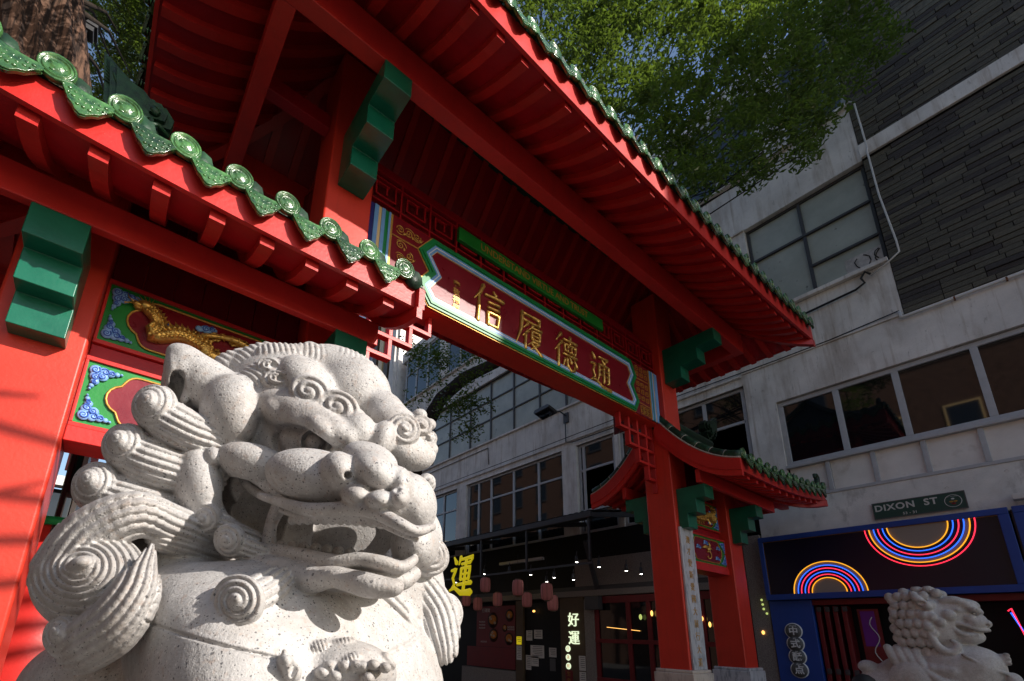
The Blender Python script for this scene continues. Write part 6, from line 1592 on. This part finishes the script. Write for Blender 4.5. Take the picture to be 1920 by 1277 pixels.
# ------------------------------------------------------------------ the two stone lions on their pedestals
PED = .95
def lower_body():
    C = Clay((0, 1290, -560), (920, 1800, 460), 7.0); C.F[:] = 200; AFU = np.array((FA, FF, FU)); dn = -FU
    C.ell(M(570, 1345, 0) - FF * 45, (335, 200, 190), AFU, k=30); C.ell((185, 1335, -60), (170, 145, 150), k=30)
    for a in (190, -190):                          # forelegs
        s = M(570, 1345, 0) + FA * a + FF * 0
        C.lock([(*s, 105), (*(s + dn * 180), 86), (*(s + dn * 420), 78)], k=30); p = s + dn * 400 + FF * 70; C.ell(p, (105, 70, 95), k=20)
        C.ell(M(560, 1470, 0) + FA * a * 1.25 - FF * 260, (170, 200, 180), AFU, k=30)
    C.ell(M(560, 1440, 0) - FF * 220, (280, 260, 230), AFU, k=40)
    return C.surface()
def to_world(V):
    cr, cf, cu, ey = (np.array(q) for q in (CR, CF, CU, EYE)); dep = (D0 * (1 + V[:, 2] / FPX))[:, None]
    W = (cr * ((V[:, 0:1] - PX0) / FPX) + cf + cu * ((PY0 - V[:, 1:2]) / FPX)) * dep + ey
    W[:, 2] = np.maximum(W[:, 2], PED); return W
def plinth(name, label, x, y, top, lx, ly, m):
    t = thing(name, label, 'pedestal', (x, y, 0))
    for nm, z0, z1, e in (('base', 0, .16, .10), ('die', .162, top - .14, 0), ('cap', top - .138, top, .07)): MB().box(x - lx - e, x + lx + e, y - ly - e, y + ly + e, z0, z1).build(nm, m, t, .012)
me = guardian_mesh(); V2, Q2 = lower_body(); n1 = len(me.vertices)
co = np.empty(n1 * 3, np.float32); me.vertices.foreach_get('co', co); q1 = np.empty(len(me.loops), np.int32); me.loops.foreach_get('vertex_index', q1)
W2 = to_world(V2); Vall = np.concatenate([co.reshape(-1, 3), W2]); Vall[:, 2] = np.maximum(Vall[:, 2], PED)
me = mesh_np('stone_lion', Vall, np.concatenate([q1.reshape(-1, 4), Q2 + n1]))
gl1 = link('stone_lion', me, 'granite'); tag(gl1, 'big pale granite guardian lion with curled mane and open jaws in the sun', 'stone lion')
cx, cy = float(np.mean(W2[:, 0])), float(np.mean(W2[:, 1]))
plinth('lion_pedestal', 'granite pedestal under the big sunlit lion', cx, cy + .05, PED, .52, .66, 'granite')
def second_lion():
    """the shaded lion in profile: units centimetres, (forward, down, away)"""
    C = Clay((-95, -62, -52), (80, 100, 52), 1.15); C.F[:] = 50
    K = lambda x, y, d=0: np.array(((x - 1300) / 7.59, (y - 1000) / 5.42, d))
    E = lambda x, y, d, rx, ry, rd, k=2, **kw: C.ell(K(x, y, d), (rx / 7.59, ry / 5.42, rd), k=k, **kw)
    # body, chest, head mass
    E(1050, 1330, 0, 330, 230, 30, 6); E(1330, 1190, 0, 300, 170, 29, 6); E(880, 1360, 0, 300, 180, 32, 6); E(1250, 900, 0, 230, 190, 26, 5); E(1480, 1150, 0, 160, 110, 25, 5)
    for s in (-1, 1):
        E(1420, 1450, 15 * s, 110, 260, 11, 5); E(1500, 1520, 15 * s, 120, 70, 12, 4)
        E(900, 1480, 24 * s, 220, 180, 14, 5); E(1060, 1240, 26 * s, 150, 100, 9, 4)
    # bead mane
    for s in (-1, 1):
        for r in range(7):
            for c in range(5):
                x = 1030 + c * 62 + (r % 2) * 28 - 8 * abs(r - 3); y = 735 + r * 58
                if x > 1330 - 10 * r or y > 1110: continue
                dd = (14 + 10 * math.sin(min(1, (x - 960) / 260) * 1.5)) * (1 - .10 * abs(r - 3)) + 1
                C.ell(K(x, y, -s * dd), (4.8, 5.8, 4.6), k=.8)
        for x, y, dd in ((1110, 705, 9), (1200, 690, 6), (1280, 695, 8), (1340, 720, 14)): C.ell(K(x, y, -s * dd), (5.2, 5.6, 5), k=.8)
        C.lock(spl([(*K(1185, 720, -s * 22), 3.0), (*K(1220, 760, -s * 25), 4.6), (*K(1270, 800, -s * 26), 4.0), (*K(1290, 815, -s * 25), 2.2)]), k=1.5); C.ell(K(1240, 785, -s * 29), (4, 2.2, 2.4), k=1, cut=True)
        for x, y, dd in ((1285, 870, 26), (1330, 900, 24), (1240, 860, 26), (1250, 930, 27)): C.ell(K(x, y, -s * dd), (5, 5.4, 4.4), k=1)
    for r in range(6):
        for c in range(4): C.ell(K(1000 + 8 * abs(r - 3), 760 + 60 * r, -13.5 + c * 9), (5.2, 6.0, 4.6), k=.8)
    # face
    E(1400, 830, 0, 130, 95, 19, 4); E(1470, 800, 0, 110, 48, 17, 3); E(1520, 905, 0, 78, 56, 15, 3); E(1560, 900, 0, 44, 52, 12, 2); E(1455, 985, 0, 110, 46, 15, 3)
    for s in (-1, 1):
        C.lock(spl([(*K(1370, 770, -s * 16), 3.5), (*K(1440, 765, -s * 15), 4.6), (*K(1520, 800, -s * 12), 4.4), (*K(1562, 836, -s * 8), 3.2)]), k=1.2)
        for x, y in ((1470, 780), (1510, 800), (1545, 825)): C.ell(K(x, y, -s * 14.5), (3.6, 3.4, 3), k=.6, groove=('ring', 1.8, .8))
        C.ell(K(1440, 828, -s * 15.5), (4.6, 3.6, 3.4), k=.8); C.ell(K(1446, 828, -s * 18.5), (1.6, 1.5, 1.4), k=.3)
        C.ell(K(1385, 860, -s * 20), (7, 6.5, 5), k=1); C.ell(K(1500, 870, -s * 11), (5.5, 4.4, 4), k=1.2); C.ell(K(1585, 905, -s * 6), (4.6, 4.8, 3.6), k=.8); C.ell(K(1595, 915, -s * 8), (1.2, 1.2, 2), k=.4, cut=True)
        C.ell(K(1468, 938, -s * 17), (8.0, 2.8, 9), basis(VIEW, (1, .35, 0)), 1, cut=True)
        C.lock(spl([(*K(1390, 905, -s * 17), 2), (*K(1460, 915, -s * 14.5), 2.4), (*K(1540, 940, -s * 10), 2.6), (*K(1590, 945, -s * 5), 2)]), k=.8)
        C.lock(spl([(*K(1390, 930, -s * 18), 2), (*K(1440, 970, -s * 15), 2.6), (*K(1520, 975, -s * 11), 2.4)]), k=.8)
        C.lock(spl([(*K(1240, 960, -s * 25), 3), (*K(1285, 1050, -s * 24), 4), (*K(1350, 1078, -s * 22), 4.5), (*K(1400, 1040, -s * 20), 3.6), (*K(1370, 1010, -s * 21), 2.2)]), k=1.2)
        for i in range(3): curl(C, *K(1215 + 60 * i, 1180 + 4 * i, -s * 24), 6.5, 2.0, .9, (0, 0, -s), .7, 1, 1, .3)
        for i in range(4): C.lock(spl([(*K(930 + 60 * i, 1060 + 8 * i, -s * (22 - i)), 4.2), (*K(970 + 60 * i, 1140 + 8 * i, -s * 25), 4.8), (*K(1010 + 60 * i, 1200, -s * 25), 3)]), k=1)
        C.lock(spl([(*K(1170, 1190, -s * 28), 3), (*K(1250, 1250, -s * 28), 4.4), (*K(1380, 1270, -s * 25), 4), (*K(1500, 1300, -s * 20), 3)]), k=1.5)
    # collar, chest bell, cub under the paw
    C.lock(spl([(*K(1420, 1090, -26), 1.6), (*K(1530, 1150, -22), 1.6), (*K(1640, 1190, -10), 1.6), (*K(1670, 1195, 8), 1.6)]), k=.6)
    C.ell(K(1630, 1110, 0), (6, 6, 7), k=1.5); 
    for y in (1085, 1105, 1130): C.ell(K(1655, y, -4), (3, 2.6, 3), k=.6)
    C.ell(K(1660, 1225, -3), (7, 8, 9), k=2); C.ell(K(730, 1190, -8), (10, 8, 12), k=4)
    V, Q = C.surface()
    W = np.stack([8.02 + V[:, 2] / 100, 1.16 - V[:, 0] / 100, 1.805 - V[:, 1] / 100], 1); W[:, 2] = np.maximum(W[:, 2], PED)
    return mesh_np('stone_lion', W, Q)
gl2 = link('stone_lion', second_lion(), 'granite_grey'); tag(gl2, 'distant stone lion with beaded mane in profile before the blue shop', 'stone lion')
plinth('lion_pedestal', 'stone pedestal under the shaded distant lion', 8.02, 1.25, PED, .52, .80, 'granite_grey')
